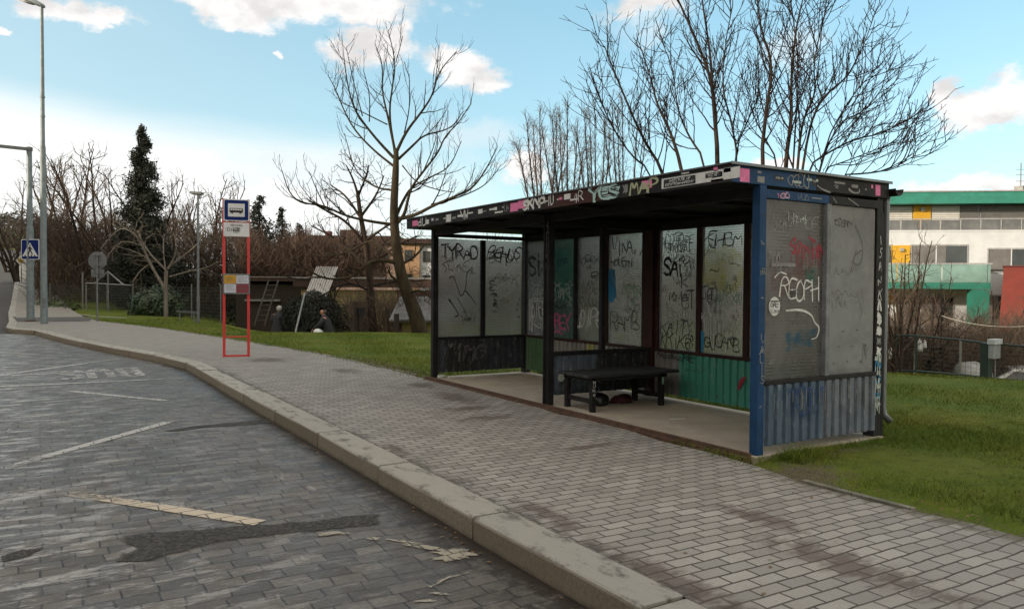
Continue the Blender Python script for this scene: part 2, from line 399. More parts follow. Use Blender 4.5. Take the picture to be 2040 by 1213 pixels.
# ---------------------------------------------------------------- road markings
mk=MB();wear=[];tint=[]
def line(a,c,w,wr,ti=0.,n=14):
    a=V(a);c=V(c);d=(c-a).normalized();r=V((-d.y,d.x,0))*w/2
    base=len(mk.v)
    for i in range(n+1):
        p=a+(c-a)*i/n;mk.v+= [tuple(p+r),tuple(p-r)];e=wr if not hasattr(wr,'__len__') else wr[0]+(wr[1]-wr[0])*i/n;wear.extend([e*.93,e*.93]);tint.extend([ti,ti])
    for i in range(n):mk.f.append((base+2*i,base+2*i+1,base+2*i+3,base+2*i+2));mk.mi.append(0)
mz=-.1405
def gm(px,py):p=G(px,py,-.15);return (p.x,p.y,mz)
line(gm(128,982),gm(518,1043),.125,(.50,.86),.9)
line(gm(85,912),gm(335,842),.125,(.66,.72))
line(gm(335,842),gm(420,815),.10,(.45,.2))
line(gm(-60,955),gm(85,912),.12,(.55,.5))
line(gm(25,772),gm(140,780),.11,(.5,.35));line(gm(140,780),gm(330,799),.11,(.62,.6));line(gm(330,799),gm(440,812),.11,(.4,.1))
line(gm(-40,773),gm(380,753),.13,(.8,.5));line(gm(-40,751),gm(345,734),.13,(.75,.45))
line(gm(-30,752),gm(240,715),.14,(.75,.55));line(gm(20,704),gm(210,713),.13,(.6,.4));line(gm(-10,706),gm(110,688),.13,(.6,.4))
line(gm(-60,690),gm(75,676),.13,(.7,.5))
# BUS lettering between the two cross lines: reads for a driver coming up the bay
def letters(txt,org,ux,uy,w,h,gap,lw,wr):
    for ch in txt:
        for st in FONT[ch]:
            for p,q in zip(st,st[1:]):
                a=V(org)+ux*(p[0]*w)+uy*(p[1]*h);c=V(org)+ux*(q[0]*w)+uy*(q[1]*h)
                line(a,c,lw,wr,0,4)
        org=V(org)+ux*(w+gap)

# low concrete edging between pavement and lawn, half overgrown
eb=MB()
def edg(y0,y1):
    y=y0;r=R_(int(y0*10)+99)
    while y<y1:
        a,c=y,min(y+1.0,y1)-.012
        x0,x1=lerp_tab(EDGE,a),lerp_tab(EDGE,c);dz=r.uniform(-.004,.006)
        eb.hexa([(x0,a,-.05),(x0+.055,a,-.05),(x1+.055,c,-.05),(x1,c,-.05),(x0,a,.008+dz),(x0+.055,a,.008+dz),(x1+.055,c,.008+dz),(x1,c,.008+dz)]);y+=1.0
edg(3.0,3.9);edg(11.8,34)
tag(eb.build('lawn_edging',pm('edging_concrete',(.20,.18,.15),(.10,.095,.07),3,.9,c3=(.06,.065,.03))),kind='structure')
# ---------------------------------------------------------------- stroke font
_F={'A':"0,0 .5,1 1,0|.2,.38 .82,.38",'B':"0,0 0,1 .7,1 .9,.78 .65,.55 0,.53|.65,.55 1,.28 .75,0 0,0",'C':"1,.82 .6,1 .2,.85 0,.5 .2,.12 .6,0 1,.2",
'D':"0,0 0,1 .6,.95 1,.55 .85,.15 .5,0 0,0",'E':"1,1 0,1 0,0 1,0|0,.52 .75,.52",'F':"1,1 0,1 0,0|0,.52 .7,.52",'G':"1,.82 .6,1 .2,.85 0,.45 .2,.08 .7,0 1,.2 1,.48 .6,.48",
'H':"0,0 0,1|1,0 1,1|0,.5 1,.5",'I':".5,0 .5,1",'J':".8,1 .8,.2 .5,0 .15,.1",'K':"0,0 0,1|.95,1 0,.45|.3,.6 1,0",'L':"0,1 0,0 .9,0",'M':"0,0 .1,1 .5,.4 .9,1 1,0",
'N':"0,0 0,1 1,0 1,1",'O':".5,1 .12,.85 0,.5 .12,.15 .5,0 .88,.15 1,.5 .88,.85 .5,1",'P':"0,0 0,1 .7,1 1,.76 .7,.48 0,.46",'R':"0,0 0,1 .7,1 1,.76 .7,.5 0,.48|.45,.48 1,0",
'S':"1,.85 .6,1 .15,.88 .05,.65 .5,.5 .95,.35 .9,.1 .4,0 0,.15",'T':"0,1 1,1|.5,1 .5,0",'U':"0,1 0,.25 .3,0 .7,0 1,.25 1,1",'V':"0,1 .5,0 1,1",'W':"0,1 .25,0 .5,.7 .75,0 1,1",
'X':"0,0 1,1|0,1 1,0",'Y':"0,1 .5,.5 1,1|.5,.5 .5,0",'Z':"0,1 1,1 0,0 1,0",'1':".2,.8 .55,1 .55,0",'3':"0,.95 .6,1 .9,.78 .4,.54 .95,.3 .6,0 0,.08",'4':".7,0 .7,1 0,.3 1,.3",
'5':".95,1 .1,1 .05,.55 .6,.6 .95,.35 .7,.03 0,.06",'9':".95,.7 .5,.5 .05,.7 .4,1 .95,.8 .9,.3 .5,0",'0':".5,1 .1,.8 .1,.2 .5,0 .9,.2 .9,.8 .5,1",'2':"0,.8 .4,1 .9,.8 .8,.5 0,0 1,0",
'*':".5,0 .5,1|0,.3 1,.75|0,.75 1,.3",'.':".4,0 .6,.08",'-':"0,.5 1,.5","'":".5,1 .45,.7",'~':"0,.4 .3,.6 .7,.4 1,.6",' ':"",'>':"0,.9 1,.5 0,.1",'i':".5,0 .5,.65|.5,.9 .55,.95",'y':"0,.6 .5,.1|1,.7 .3,-.5",'d':".8,1 .8,0|.8,.5 .3,.6 0,.3 .3,0 .8,.1",'8':".5,.52 .1,.75 .5,1 .9,.75 .5,.52 0,.25 .5,0 1,.25 .5,.52",'6':".9,.9 .4,.8 .05,.3 .5,0 .95,.3 .5,.55 .1,.35",'7':"0,1 1,1 .3,0",':':".5,.2 .5,.25|.5,.7 .5,.75",',':".5,.1 .4,-.15"}
FONT={k:[[tuple(float(q) for q in p.split(',')) for p in st.split()] for st in v.split('|') if st] for k,v in _F.items()}
def smoothline(pts,it=2):
    for _ in range(it):
        if len(pts)<3:break
        o=[pts[0]]
        for a,b in zip(pts,pts[1:]):
            o.append((a[0]*.75+b[0]*.25,a[1]*.75+b[1]*.25));o.append((a[0]*.25+b[0]*.75,a[1]*.25+b[1]*.75))
        o.append(pts[-1]);pts=o
    return pts
class Graf:
    """paint strokes on a flat surface; fn(a,b,off)->xyz"""
    def __init__(s,fn,seed,base=.003):s.fn=fn;s.r=R_(seed);s.o=base;s.mb={};
    def get(s,col):
        if col not in s.mb:s.mb[col]=MB()
        return s.mb[col]
    def st(s,pts,w,col,rnd=2):
        s.o+=.00006
        q=smoothline(pts,rnd);m=len(q);k1=s.r.uniform(.35,.8);ph=s.r.uniform(0,6);s.get(col).strip(q,[w*(1+.28*math.sin(ph+i*.55))*(1-(1-k1)*(i/max(1,m-1))**3) for i in range(m)] if m>3 else w,s.fn,s.o)
    def text(s,t,a,b,w,h,lw,col,jit=.10,slant=None,over=1.12,rnd=2):
        if slant is None:slant=s.r.uniform(-.12,.22) if rnd>1 else 0
        jit*=1.35
        n=len(t);cw=w/n
        for i,ch in enumerate(t):
            y0=b+s.r.uniform(-1,1)*h*jit*.6;hh=h*(1+s.r.uniform(-1,1)*jit*1.3)
            for stt in FONT.get(ch,[]):
                pts=[]
                for x,y in stt:
                    x+=s.r.uniform(-1,1)*jit;y+=s.r.uniform(-1,1)*jit*.8
                    pts.append((a+cw*i+cw*.86*over*x+slant*y*hh,y0+y*hh))
                if len(pts)>1:s.st(pts,lw*s.r.uniform(.85,1.15),col,rnd)
    def scribble(s,a,b,w,h,lw,col,n=14):
        pts=[];x=a
        for i in range(n):
            pts.append((x+s.r.uniform(-.3,.3)*w/n*2,b+s.r.random()*h));x+=w/n
        s.st(pts,lw,col,2)
    def clutter(s,w,n,h0=.05,h1=1.5):
        # years of small half-faded marker tags under the big ones
        for i in range(n):
            t=''.join(s.r.choice('AEKRSTNOIMZGYVX8ydS') for _ in range(s.r.randint(3,6)));hh=s.r.uniform(.04,.11);ww=min(w*.8,hh*len(t)*s.r.uniform(.45,.7))
            s.text(t,s.r.uniform(.03,max(.04,w-ww-.03)),s.r.uniform(h0,h1-hh),ww,hh,s.r.uniform(.004,.008),s.r.choice(['grey','grey','mid','mid','black','pale']),.24)
    def drips(s,a,b,w,n,l,lw,col):
        for i in range(n):
            x=a+w*(i+s.r.random()*.7)/n;q=l*s.r.uniform(.35,1)
            s.st([(x,b),(x+.002,b-q*.5),(x,b-q)],lw,col,0)
    def build(s,parent,name='graffiti'):
        # strokes that touch or nearly touch form one tag; each tag is a mesh of its own
        for c,m in s.mb.items():
            n=len(m.v);isl=list(range(n))
            def root(i):
                while isl[i]!=i:isl[i]=isl[isl[i]];i=isl[i]
                return i
            for f in m.f:
                for k in f[1:]:isl[root(k)]=root(f[0])
            grp={}
            for i,v in enumerate(m.v):grp.setdefault(root(i),[]).append(v)
            bb=[[r,[min(q[k] for q in vs)-.005 for k in range(3)],[max(q[k] for q in vs)+.005 for k in range(3)],[r]] for r,vs in grp.items()]
            ch=True
            while ch:
                ch=False
                for i in range(len(bb)):
                    for j in range(i+1,len(bb)):
                        if all(bb[i][1][k]<=bb[j][2][k] and bb[j][1][k]<=bb[i][2][k] for k in range(3)):
                            bb[i][1]=[min(p,q) for p,q in zip(bb[i][1],bb[j][1])];bb[i][2]=[max(p,q) for p,q in zip(bb[i][2],bb[j][2])];bb[i][3]+=bb[j][3];bb.pop(j);ch=True;break
                    if ch:break
            for _,_,_,rs in bb:
                S=set(rs);o=MB();mp={}
                for f in m.f:
                    if root(f[0]) in S:
                        o.f.append(tuple(mp.setdefault(k,len(mp)) for k in f));o.mi.append(0)
                o.v=[None]*len(mp)
                for k,q in mp.items():o.v[q]=m.v[k]
                o.build(name,PAINT[c],parent)
PAINT={}
for k,c in dict(black=(.012,.012,.013),white=(.62,.62,.60),grey=(.10,.10,.10),mid=(.22,.22,.21),pink=(.55,.08,.28),red=(.28,.02,.04),cyan=(.02,.22,.42),green=(.22,.42,.28),pale=(.45,.52,.47),mint=(.38,.55,.52),yellow=(.45,.42,.05),olive=(.36,.38,.24),blue=(.01,.05,.16),rose=(.75,.18,.38)).items():
    s_=N('spray_'+k);nn=s_.noise(s_.obj(),14,5,.7)
    PAINT[k]=s_.fin(s_.mix(s_.sm(nn,.4,.75),c,tuple(q*.72 for q in c)),.6)
def haze_paint(name,col,lo,hi,sc=4):
    # thin spray mist: light from behind still comes through it
    s=N(name);o=s.obj();a=s.m('MULTIPLY',s.sm(s.noise(o,sc,6,.65),lo,hi),.62)
    d=s.n('ShaderNodeBsdfDiffuse');s.set(d.inputs['Color'],col);t=s.n('ShaderNodeBsdfTranslucent');s.set(t.inputs['Color'],tuple(min(1,q*2.2) for q in col))
    m1=s.n('ShaderNodeMixShader');m1.inputs[0].default_value=.6;s.L(d.outputs[0],m1.inputs[1]);s.L(t.outputs[0],m1.inputs[2])
    tp=s.n('ShaderNodeBsdfTransparent');s.set(tp.inputs['Color'],tuple(.35+.65*min(1,q/max(col)) for q in col))
    tp2=s.n('ShaderNodeBsdfTransparent');m0=s.n('ShaderNodeMixShader');m0.inputs[0].default_value=.45;s.L(tp.outputs[0],m0.inputs[1]);s.L(m1.outputs[0],m0.inputs[2])
    m2=s.n('ShaderNodeMixShader');s.set(m2.inputs[0],a);s.L(tp2.outputs[0],m2.inputs[1]);s.L(m0.outputs[0],m2.inputs[2]);s.L(m2.outputs[0],s.out.inputs[0]);return s.mat
PAINT['teal_haze']=haze_paint('teal_haze',(.03,.14,.12),.25,.6,3);PAINT['yellow_haze']=haze_paint('yellow_haze',(.42,.40,.08),.3,.6,3.5)
PAINT['buff_haze']=haze_paint('buff_haze',(.50,.52,.53),.05,.6,5);PAINT['green_haze']=haze_paint('green_haze',(.05,.22,.17),.4,.6,6);PAINT['cyan_haze']=haze_paint('cyan_haze',(.03,.2,.33),.4,.6,7);PAINT['red_haze']=haze_paint('red_haze',(.22,.08,.08),.42,.72,4)

# BUS letters on the setts (read by someone facing the kerb from the far side)
letters('BUS',V((1.55,14.62+2.05,mz)),V((-1,0,0)),V((0,-1,0)),.30,1.5,.16,.15,.58)
mo=mk.build('road_marking',M['rpaint'])
for nme,dat in (('wear',wear),('tint',tint)):
    at=mo.data.attributes.new(nme,'FLOAT','POINT');at.data.foreach_set('value',dat)
tag(mo,kind='structure')
# torn remains of thick beige marking near the kerb
rm=MB();rr=R_(21)
def blobpoly(cx,cy,ln,wd,ang,n=26,rough=.5):
    o=[]
    for i in range(n):
        q=2*math.pi*i/n;r=1+rr.uniform(-rough,rough*.4);x=math.cos(q)*ln*r;y=math.sin(q)*wd*r
        o.append((cx+x*math.cos(ang)-y*math.sin(ang),cy+x*math.sin(ang)+y*math.cos(ang),mz))
    return o
for (px,py,l,w,a) in [(905,1105,.16,.10,-.9),(850,1092,.20,.035,-1.0),(800,1080,.13,.02,-.9),(745,1075,.05,.03,-.6),(668,1064,.14,.03,-.5),(640,1068,.08,.015,-.5),(700,1078,.05,.015,.2),(890,1115,.10,.05,-.5),(875,1185,.06,.015,-.7),(880,1160,.10,.010,.5),(900,1152,.12,.008,.1),(845,1200,.06,.02,-.4),(860,1170,.03,.02,0)]:
    p=G(px,py,-.15);q=blobpoly(p.x,p.y,l,w,a);rm.add(q,[tuple(range(len(q)))])
    mz+=.0002
tag(rm.build('torn_road_marking',m_torn()),kind='structure')

# ================================================================ BUS SHELTER
BX,BY=5.42,4.66;DX,DY=1.75,6.58
shelter=thing('bus_shelter','long black bus shelter covered in graffiti, blue painted near end, corrugated lower walls','bus shelter',(BX,BY,0))
def steel(name,c,c2,c3=None,rough=.6):return pm(name,c,c2,5,rough,bump=.15,bscale=25,c3=c3,spec=.22)
M['blk']=steel('black_paint',(.010,.010,.011),(.020,.019,.019),(.035,.033,.032))
M['brn']=steel('dark_brown_paint',(.028,.012,.010),(.045,.018,.014),(.02,.012,.011))
M['blu']=steel('blue_paint',(.010,.042,.105),(.014,.056,.14),(.025,.045,.075))
M['gryp']=steel('grey_smeared_paint',(.22,.23,.24),(.13,.14,.15),(.03,.03,.03))
M['rust']=pm('rusty_steel',(.11,.055,.03),(.06,.032,.022),14,.85,bump=.4,bscale=60,c3=(.16,.10,.07))
M['galv']=pm('galvanised',(.20,.21,.22),(.15,.16,.17),7,.45,.6)
M['conc']=pm('concrete_pad',(.40,.345,.28),(.32,.275,.22),2.2,.9,bump=.5,bscale=90,c3=(.44,.385,.32))
def bx(mat,*a,name,parent=None,bevel=.004,label=None):
    b=MB();b.box(*a);return b.build(name,mat,parent or shelter,bevel=bevel,label=label)
PW=.045
# pad
b=MB();b.box(-.08,DX+.06,-.06,DY+.08,-.25,.02);b.build('concrete_floor',M['conc'],shelter,bevel=.01)
b=MB();b.box(-.125,-.084,-.02,DY+.05,-.1,.045);b.box(-.160,-.127,-.02,DY+.05,-.1,.012);b.build('edge_rail',M['rust'],shelter)
# posts
for (x,y,m,w) in [(0,0,'blu',.043),(0,3.27,'blk',.045),(0,DY-.04,'blk',.045),(DX,0.04,'blk',.06),(DX-.02,3.30,'brn',.075),(DX,DY-.04,'blk',.06)]:
    bx(M[m],x-w,x+w,y-w,y+w,-.06,2.40,name='post')
# thin flange that makes the mid post look doubled
bx(M['blk'],-.075,-.047,3.285,3.30,0.0,2.40,name='post_flange')
bx(M['blk'],DX+.062,DX+.10,-.02,.10,0.,2.38,name='post')
# headers
zh0,zh1=2.293,2.372
bx(M['blu'],.052,.92,-.035,.035,zh0,zh1,name='header_rail');bx(M['blk'],.922,DX-.062,-.035,.035,zh0,zh1,name='header_rail')
bx(M['blk'],.047,DX-.062,DY-.075,DY-.005,zh0-.01,zh1-.03,name='header_rail')
bx(M['blk'],DX-.035,DX+.035,.102,3.22,zh0-.03,zh1,name='header_rail');bx(M['blk'],DX-.035,DX+.035,3.38,DY-.102,zh0-.03,zh1,name='header_rail')
bx(M['blk'],.047,DX-.097,3.24,3.30,zh0-.03,zh1,name='header_rail')
# front lintel
bx(M['blk'],-.03,.03,.052,3.22,2.30,2.395,name='header_rail');bx(M['blk'],-.03,.03,3.32,DY-.09,2.30,2.395,name='header_rail')
b=MB();b.box(DX+.036,DX+.05,-.02,DY+.02,2.262,2.414);b.build('back_board',M['blk'],shelter)
# roof: soffit, deck, fascias
rx0,rx1,ry0,ry1=-.42,1.85,-.04,6.70
b=MB();b.box(rx0+.03,rx1-.03,ry0+.03,ry1-.03,2.415,2.44);b.build('soffit',M['blk'],shelter)
for y in (1.1,2.2,3.3,4.4,5.5):bx(M['blk'],rx0+.035,rx1-.035,y-.03,y+.03,2.375,2.413,name='soffit_rib')
b=MB();b.box(rx0-.015,rx1+.02,ry0-.018,ry1+.015,2.552,2.566);b.box(rx0+.03,rx1-.03,ry0+.03,ry1-.03,2.45,2.55);roof=b.build('roof',pm('roof_sheet',(.10,.10,.10),(.06,.06,.06),3,.6),shelter)
ff=MB();ff.box(rx0,rx0+.025,ry0,ry1,2.40,2.55);s=N('front_fascia_paint');o=s.obj();x,y,z=s.sep(o)
col=s.mix(s.sm(s.noise(o,3,5,.6),.4,.65),(.013,.012,.012),(.024,.020,.019))
br=s.m('MULTIPLY',s.sm(y,1.55,1.62),s.sm(y,3.0,2.4));col=s.mix(br,col,(.050,.018,.014));col=s.mix(s.sm(s.noise(o,22,5,.7),.66,.74),col,(.12,.11,.105))
fasc=ff.build('fascia',s.fin(col,.65,spec=.2),shelter,label='black front fascia plastered with stickers and tags')
bx(M['blk'],rx1-.025,rx1,ry0,ry1,2.40,2.55,name='fascia');bx(M['blk'],rx0+.026,rx1-.026,ry1-.025,ry1,2.40,2.55,name='fascia')
fe=bx(M['blu'],rx0+.026,.72,ry0,ry0+.025,2.402,2.55,name='fascia',label='blue end fascia with pink stickers');fb=bx(M['blk'],.722,rx1-.026,ry0,ry0+.025,2.402,2.55,name='fascia')
bx(M['galv'],rx0-.01,rx1+.015,ry0-.03,ry0-.019,2.545,2.572,name='roof_trim')
# gutter and downpipe on the back corner
gt=MB();n=8
pr=[(.07*math.cos(math.pi+math.pi*k/n),.07*math.sin(math.pi+math.pi*k/n)) for k in range(n+1)]+[(.06*math.cos(2*math.pi-math.pi*k/n),.06*math.sin(2*math.pi-math.pi*k/n)) for k in range(n+1)]
gt.prism(pr,lambda a,b_,d:(rx1+.08+a,d,2.50+b_),ry0-.06,ry1);gt.build('gutter',M['blk'],shelter)
dp=MB();dp.tube([(rx1+.06,.02,2.44),(rx1+.05,.02,2.36),(DX+.145,.02,2.25),(DX+.145,.02,.30),(DX+.155,.01,.22),(DX+.20,-.03,.15)],.034,10);dp.build('downpipe',M['galv'],shelter,smooth=True)
# ---- corrugated panels
def corr_mat(name,base,spots,rough=.55,streak=.55):
    """spots: (axis,lo,hi,colour,strength) painted bands along the panel, ragged edges, plus vertical runs of grime"""
    s=N(name);o=s.obj();x,y,z=s.sep(o);ax={'x':x,'y':y,'z':z}
    n=s.noise(o,5,5,.65)
    col=s.mix(s.sm(n,.35,.7),base,tuple(q*.65 for q in base))
    for (k,lo,hi,c,stg) in spots:
        v=s.m('ADD',ax[k],s.m('MULTIPLY',s.m('SUBTRACT',n,.5),.35))
        f=s.m('MULTIPLY',s.m('MULTIPLY',s.sm(v,lo-.04,lo+.04),s.sm(v,hi+.04,hi-.04)),stg);col=s.mix(f,col,c)
    st=s.noise(s.map(o,(11,11,1.5)),1.6,8,.8)
    col=s.mix(s.m('MULTIPLY',s.sm(st,.55,.66),streak),col,(.035,.035,.04))
    col=s.mix(s.m('MULTIPLY',s.sm(st,.44,.32),streak*.8),col,(.27,.29,.30))
    sc_=s.noise(s.map(o,(5,5,2.2),loc=(4,2,1)),2.2,8,.78);col=s.mix(s.m('MULTIPLY',s.sm(sc_,.54,.66),.5),col,(.30,.325,.335));col=s.mix(s.m('MULTIPLY',s.sm(sc_,.42,.34),.45),col,tuple(q*.4 for q in base))
    rst=s.m('MULTIPLY',s.sm(s.noise(o,9,6,.7),.60,.70),s.sm(z,.3,.12));col=s.mix(rst,col,(.10,.055,.035))
    return s.fin(col,rough)
def corr(name,mat,fn,L,z0,z1,per=.115,dep=.024,label=None,ragged=0,seed=1):
    b=MB();n=max(2,round(L/per));p=L/n;xs=[]
    for i in range(n):
        t=i*p
        xs+=[(t,0),(t+p*.32,0),(t+p*.42,dep),(t+p*.9,dep)]
    xs.append((L,0));r=R_(seed);k=len(xs)
    zs=[z0,z0+.15,(z0+z1)/2,z1]
    for off in (0,-.004):
        for j,zz in enumerate(zs):
            for a,d in xs:b.v.append(tuple(fn(a,zz+(r.uniform(0,ragged) if j==0 and off==0 else 0),d+off)))
    m=len(zs)
    for o in (0,1):
        for j in range(m-1):
            for i in range(k-1):
                q=o*m*k+j*k+i;f=(q,q+1,q+k+1,q+k);b.f.append(f if o==0 else f[::-1]);b.mi.append(0)
    return b.build(name,mat,shelter,label=label)
SZ=.655
nearmat=corr_mat('blue_grey_corrugated',(.125,.15,.18),[('x',-.3,.86,(.030,.072,.125),.75),('z',.1,.30,(.10,.14,.19),.3)],streak=.85)
cn=corr('corrugated_panel',nearmat,lambda a,z,d:(.055+a,-.02-d,z),DX-.12,.09,SZ-.02,ragged=.012,label='blue corrugated lower panel fading to steel grey')
farmat=corr_mat('black_grey_corrugated',(.035,.042,.055),[('x',.2,.8,(.018,.016,.014),.9)],streak=.35)
corr('corrugated_panel',farmat,lambda a,z,d:(.05+a,DY-.05-d,z),DX-.11,.10,SZ-.02,ragged=.01,seed=2,label='dark blue grey corrugated lower panel')
backA=corr_mat('green_corrugated',(.20,.20,.185),[('y',.0,2.72,(.040,.25,.19),.92)],streak=.3)
cg=corr('corrugated_panel',backA,lambda a,z,d:(DX-.03-d,.10+a,z),3.12,.08,SZ-.02,seed=3,label='green painted corrugated lower panel')
backB=corr_mat('pale_corrugated',(.24,.235,.22),[('y',5.85,6.6,(.06,.15,.06),.9),('y',4.55,4.75,(.35,.36,.03),.6)],streak=.3)
corr('corrugated_panel',backB,lambda a,z,d:(DX-.03-d,3.38+a,z),DY-3.5,.08,SZ-.02,seed=4,label='pale grey corrugated lower panel with a green end')
partm=corr_mat('slate_corrugated',(.085,.11,.14),[('x',.75,1.8,(.012,.012,.013),.92),('z',.08,.20,(.03,.035,.04),.6)],streak=.45)
cp=corr('corrugated_panel',partm,lambda a,z,d:(.055+a,3.27-d,z),DX-.16,.14,SZ-.02,seed=5,label='slate grey corrugated partition panel')
# sills
bx(M['blk'],.052,DX-.062,-.045,.045,SZ-.02,SZ+.02,name='sill');bx(M['blk'],.047,DX-.062,DY-.09,DY,SZ-.02,SZ+.02,name='sill')
bx(M['brn'],DX-.06,DX+.03,.102,3.22,SZ-.02,SZ+.02,name='sill');bx(M['brn'],DX-.06,DX+.03,3.38,DY-.102,SZ-.02,SZ+.02,name='sill')
bx(M['blk'],.047,DX-.097,3.235,3.305,SZ-.02,SZ+.03,name='sill')
# mullions
def mull(x0,x1,y0,y1,m='blk'):return bx(M[m],x0,x1,y0,y1,SZ+.021,2.262,name='mullion')
bx(M['gryp'],.875,.935,-.05,.03,SZ+.021,zh0-.001,name='mullion',label='grey smeared centre mullion')
mull(.84,.92,DY-.08,DY-.02);mull(DX-.05,DX+.02,3.377,3.497,'brn');mull(DX-.05,DX+.02,3.162,3.222,'brn')
mull(.80,.87,3.24,3.30)
for y in (.86,1.65,2.42):mull(DX-.05,DX+.02,y-.04,y+.04,'brn')
for y in (4.30,5.06,5.82):mull(DX-.05,DX+.02,y-.04,y+.04,'brn' if y<4.5 else 'blk')
# ---- panes
def m_pane(name,tint,mixf=.16,stripe=.8,haze=.5):
    s=N(name);o=s.obj();x,y,z=s.sep(o)
    w=s.m('FRACT',s.m('MULTIPLY',z,33.));line=s.m('MULTIPLY',s.sm(w,.40,.62),s.sm(w,1.0,.82))
    dirt=s.noise(o,2.2,6,.65)
    ref=s.n('ShaderNodeBsdfRefraction');ref.inputs['Roughness'].default_value=.26;ref.inputs['IOR'].default_value=1.25
    s.set(ref.inputs['Color'],s.mix(s.m('MULTIPLY',line,stripe),tint,tuple(q*.22 for q in tint)))
    dif=s.n('ShaderNodeBsdfDiffuse');s.set(dif.inputs['Color'],s.mix(s.m('MULTIPLY',line,stripe),(.40,.395,.38),(.12,.12,.12)))
    tr=s.n('ShaderNodeBsdfTranslucent');s.set(tr.inputs['Color'],tuple(q*.8 for q in tint))
    gl=s.n('ShaderNodeBsdfGlossy');gl.inputs['Roughness'].default_value=.25;s.set(gl.inputs['Color'],(.7,.7,.7))
    m1=s.n('ShaderNodeMixShader');m1.inputs[0].default_value=.62;s.L(dif.outputs[0],m1.inputs[1]);s.L(tr.outputs[0],m1.inputs[2])
    m2=s.n('ShaderNodeMixShader');s.set(m2.inputs[0],s.sm(dirt,.2,.8,mixf*.6,mixf*1.5));s.L(ref.outputs[0],m2.inputs[1]);s.L(m1.outputs[0],m2.inputs[2])
    m3=s.n('ShaderNodeMixShader');m3.inputs[0].default_value=.05;s.L(m2.outputs[0],m3.inputs[1]);s.L(gl.outputs[0],m3.inputs[2])
    s.L(m3.outputs[0],s.out.inputs[0]);return s.mat
M['pane']=m_pane('ribbed_pane',(.74,.725,.72),.20,.36);M['pane_dim']=m_pane('dirty_ribbed_pane',(.72,.705,.695),.36,.36);M['pane_teal']=m_pane('teal_tinted_pane',(.42,.57,.53),.2,.4)
M['pane_buff']=m_pane('smeared_pane',(.90,.93,.95),.82,.12)
PT=2.262;PB=SZ+.021
def pane(mat,fn,w,label=None,h=None):
    """fn(a,b,off): a metres left to right as seen from the road, b up, off towards the viewer"""
    b=MB();z0,z1=PB,(h or PT)
    p=[fn(0,z0,-.003),fn(w,z0,-.003),fn(w,z0,.003),fn(0,z0,.003),fn(0,z1,-.003),fn(w,z1,-.003),fn(w,z1,.003),fn(0,z1,.003)]
    b.hexa(p);return b.build('glass_pane',mat,shelter,label=label)
HH=PT-PB
def G4(fn,w,seed):
    return Graf(lambda a,b_,o:fn(a*w,PB+b_*HH,o),seed,.0045)
# helper to keep stroke width in metres although a,b are 0..1 fractions: use real metres instead
def GP(fn,seed):return Graf(lambda a,b_,o:fn(a,PB+b_,o),seed,.0045)
def patchpoly(gf,pts,col,seed=0,rag=.03):
    r=R_(seed);o=[]
    for i in range(len(pts)):
        a,c=pts[i],pts[(i+1)%len(pts)]
        for k in range(6):o.append((a[0]+(c[0]-a[0])*k/6+r.uniform(-rag,rag),a[1]+(c[1]-a[1])*k/6+r.uniform(-rag,rag)))
    gf.o+=.00006;gf.get(col).add([gf.fn(a,b_,gf.o) for a,b_ in o],[tuple(range(len(o)))])
# near end (faces the camera): N1, N2
f=lambda a,b_,o:(.06+a,-.005-o,b_)
p=pane(M['pane_dim'],f,.81,'ribbed pane with white and red tags',zh0-.002);gf=GP(f,11)
patchpoly(gf,[(.52,1.02),(.74,1.02),(.74,.88),(.55,.88)],'green_haze',1)
patchpoly(gf,[(.02,1.12),(.45,1.12),(.60,.98),(.5,.72),(.1,.8)],'red_haze',2)
patchpoly(gf,[(.30,.42),(.72,.45),(.72,.28),(.32,.25)],'cyan_haze',3)
gf.text('AHOF',.34,1.38,.42,.14,.009,'mid',.16);gf.st([(.33,1.38),(.44,1.52),(.52,1.36)],.009,'mid',0)
gf.text('SIMTA',.34,1.13,.46,.13,.022,'red',.14);gf.text('XIMTA',.36,1.10,.42,.12,.014,'red',.2);gf.drips(.36,1.12,.42,9,.16,.007,'red')
gf.text('REOPH',.22,.72,.54,.17,.015,'white',.12);gf.st([(.30,.62),(.5,.63),(.66,.58),(.70,.50),(.78,.46),(.74,.36),(.66,.35)],.018,'white')
gf.st([(.14,.92),(.20,.97),(.30,.95)],.016,'white')
patchpoly(gf,[(.10,1.02),(.42,1.02),(.42,1.05),(.10,1.05)],'mid',4,.003)
gf.text('8AA',.05,1.08,.17,.09,.010,'mid',.18)
gf.clutter(.81,9);cx_,cy_=.135,.66;gf.o+=.0001;gf.get('white').add([gf.fn(cx_+.075*math.cos(q*.2618),cy_+.085*math.sin(q*.2618),gf.o) for q in range(24)],[tuple(range(24))])
gf.text('PRG',cx_-.05,cy_-.01,.10,.035,.008,'black',.1);gf.text('ULTRA',cx_-.06,cy_-.06,.12,.03,.005,'black',.1);gf.st([(cx_-.05,cy_+.045),(cx_+.05,cy_+.045)],.012,'black',0)
gf.scribble(.30,1.22,.45,.06,.005,'grey',18);gf.build(p)
f=lambda a,b_,o:(.94+a,-.005-o,b_)
p=pane(M['pane_buff'],f,.73,'pane smeared over with pale grey paint',zh0-.002);gf=GP(f,12)
patchpoly(gf,[(.03,1.5),(.70,1.48),(.70,.05),(.03,.03)],'buff_haze',5,.03)
gf.text('ECBRN',.10,1.42,.26,.06,.009,'black',.2);gf.st([(.42,1.43),(.55,1.25),(.52,1.05),(.38,1.06),(.44,1.2)],.022,'grey');gf.st([(.36,1.0),(.40,1.14),(.52,1.2)],.016,'grey')
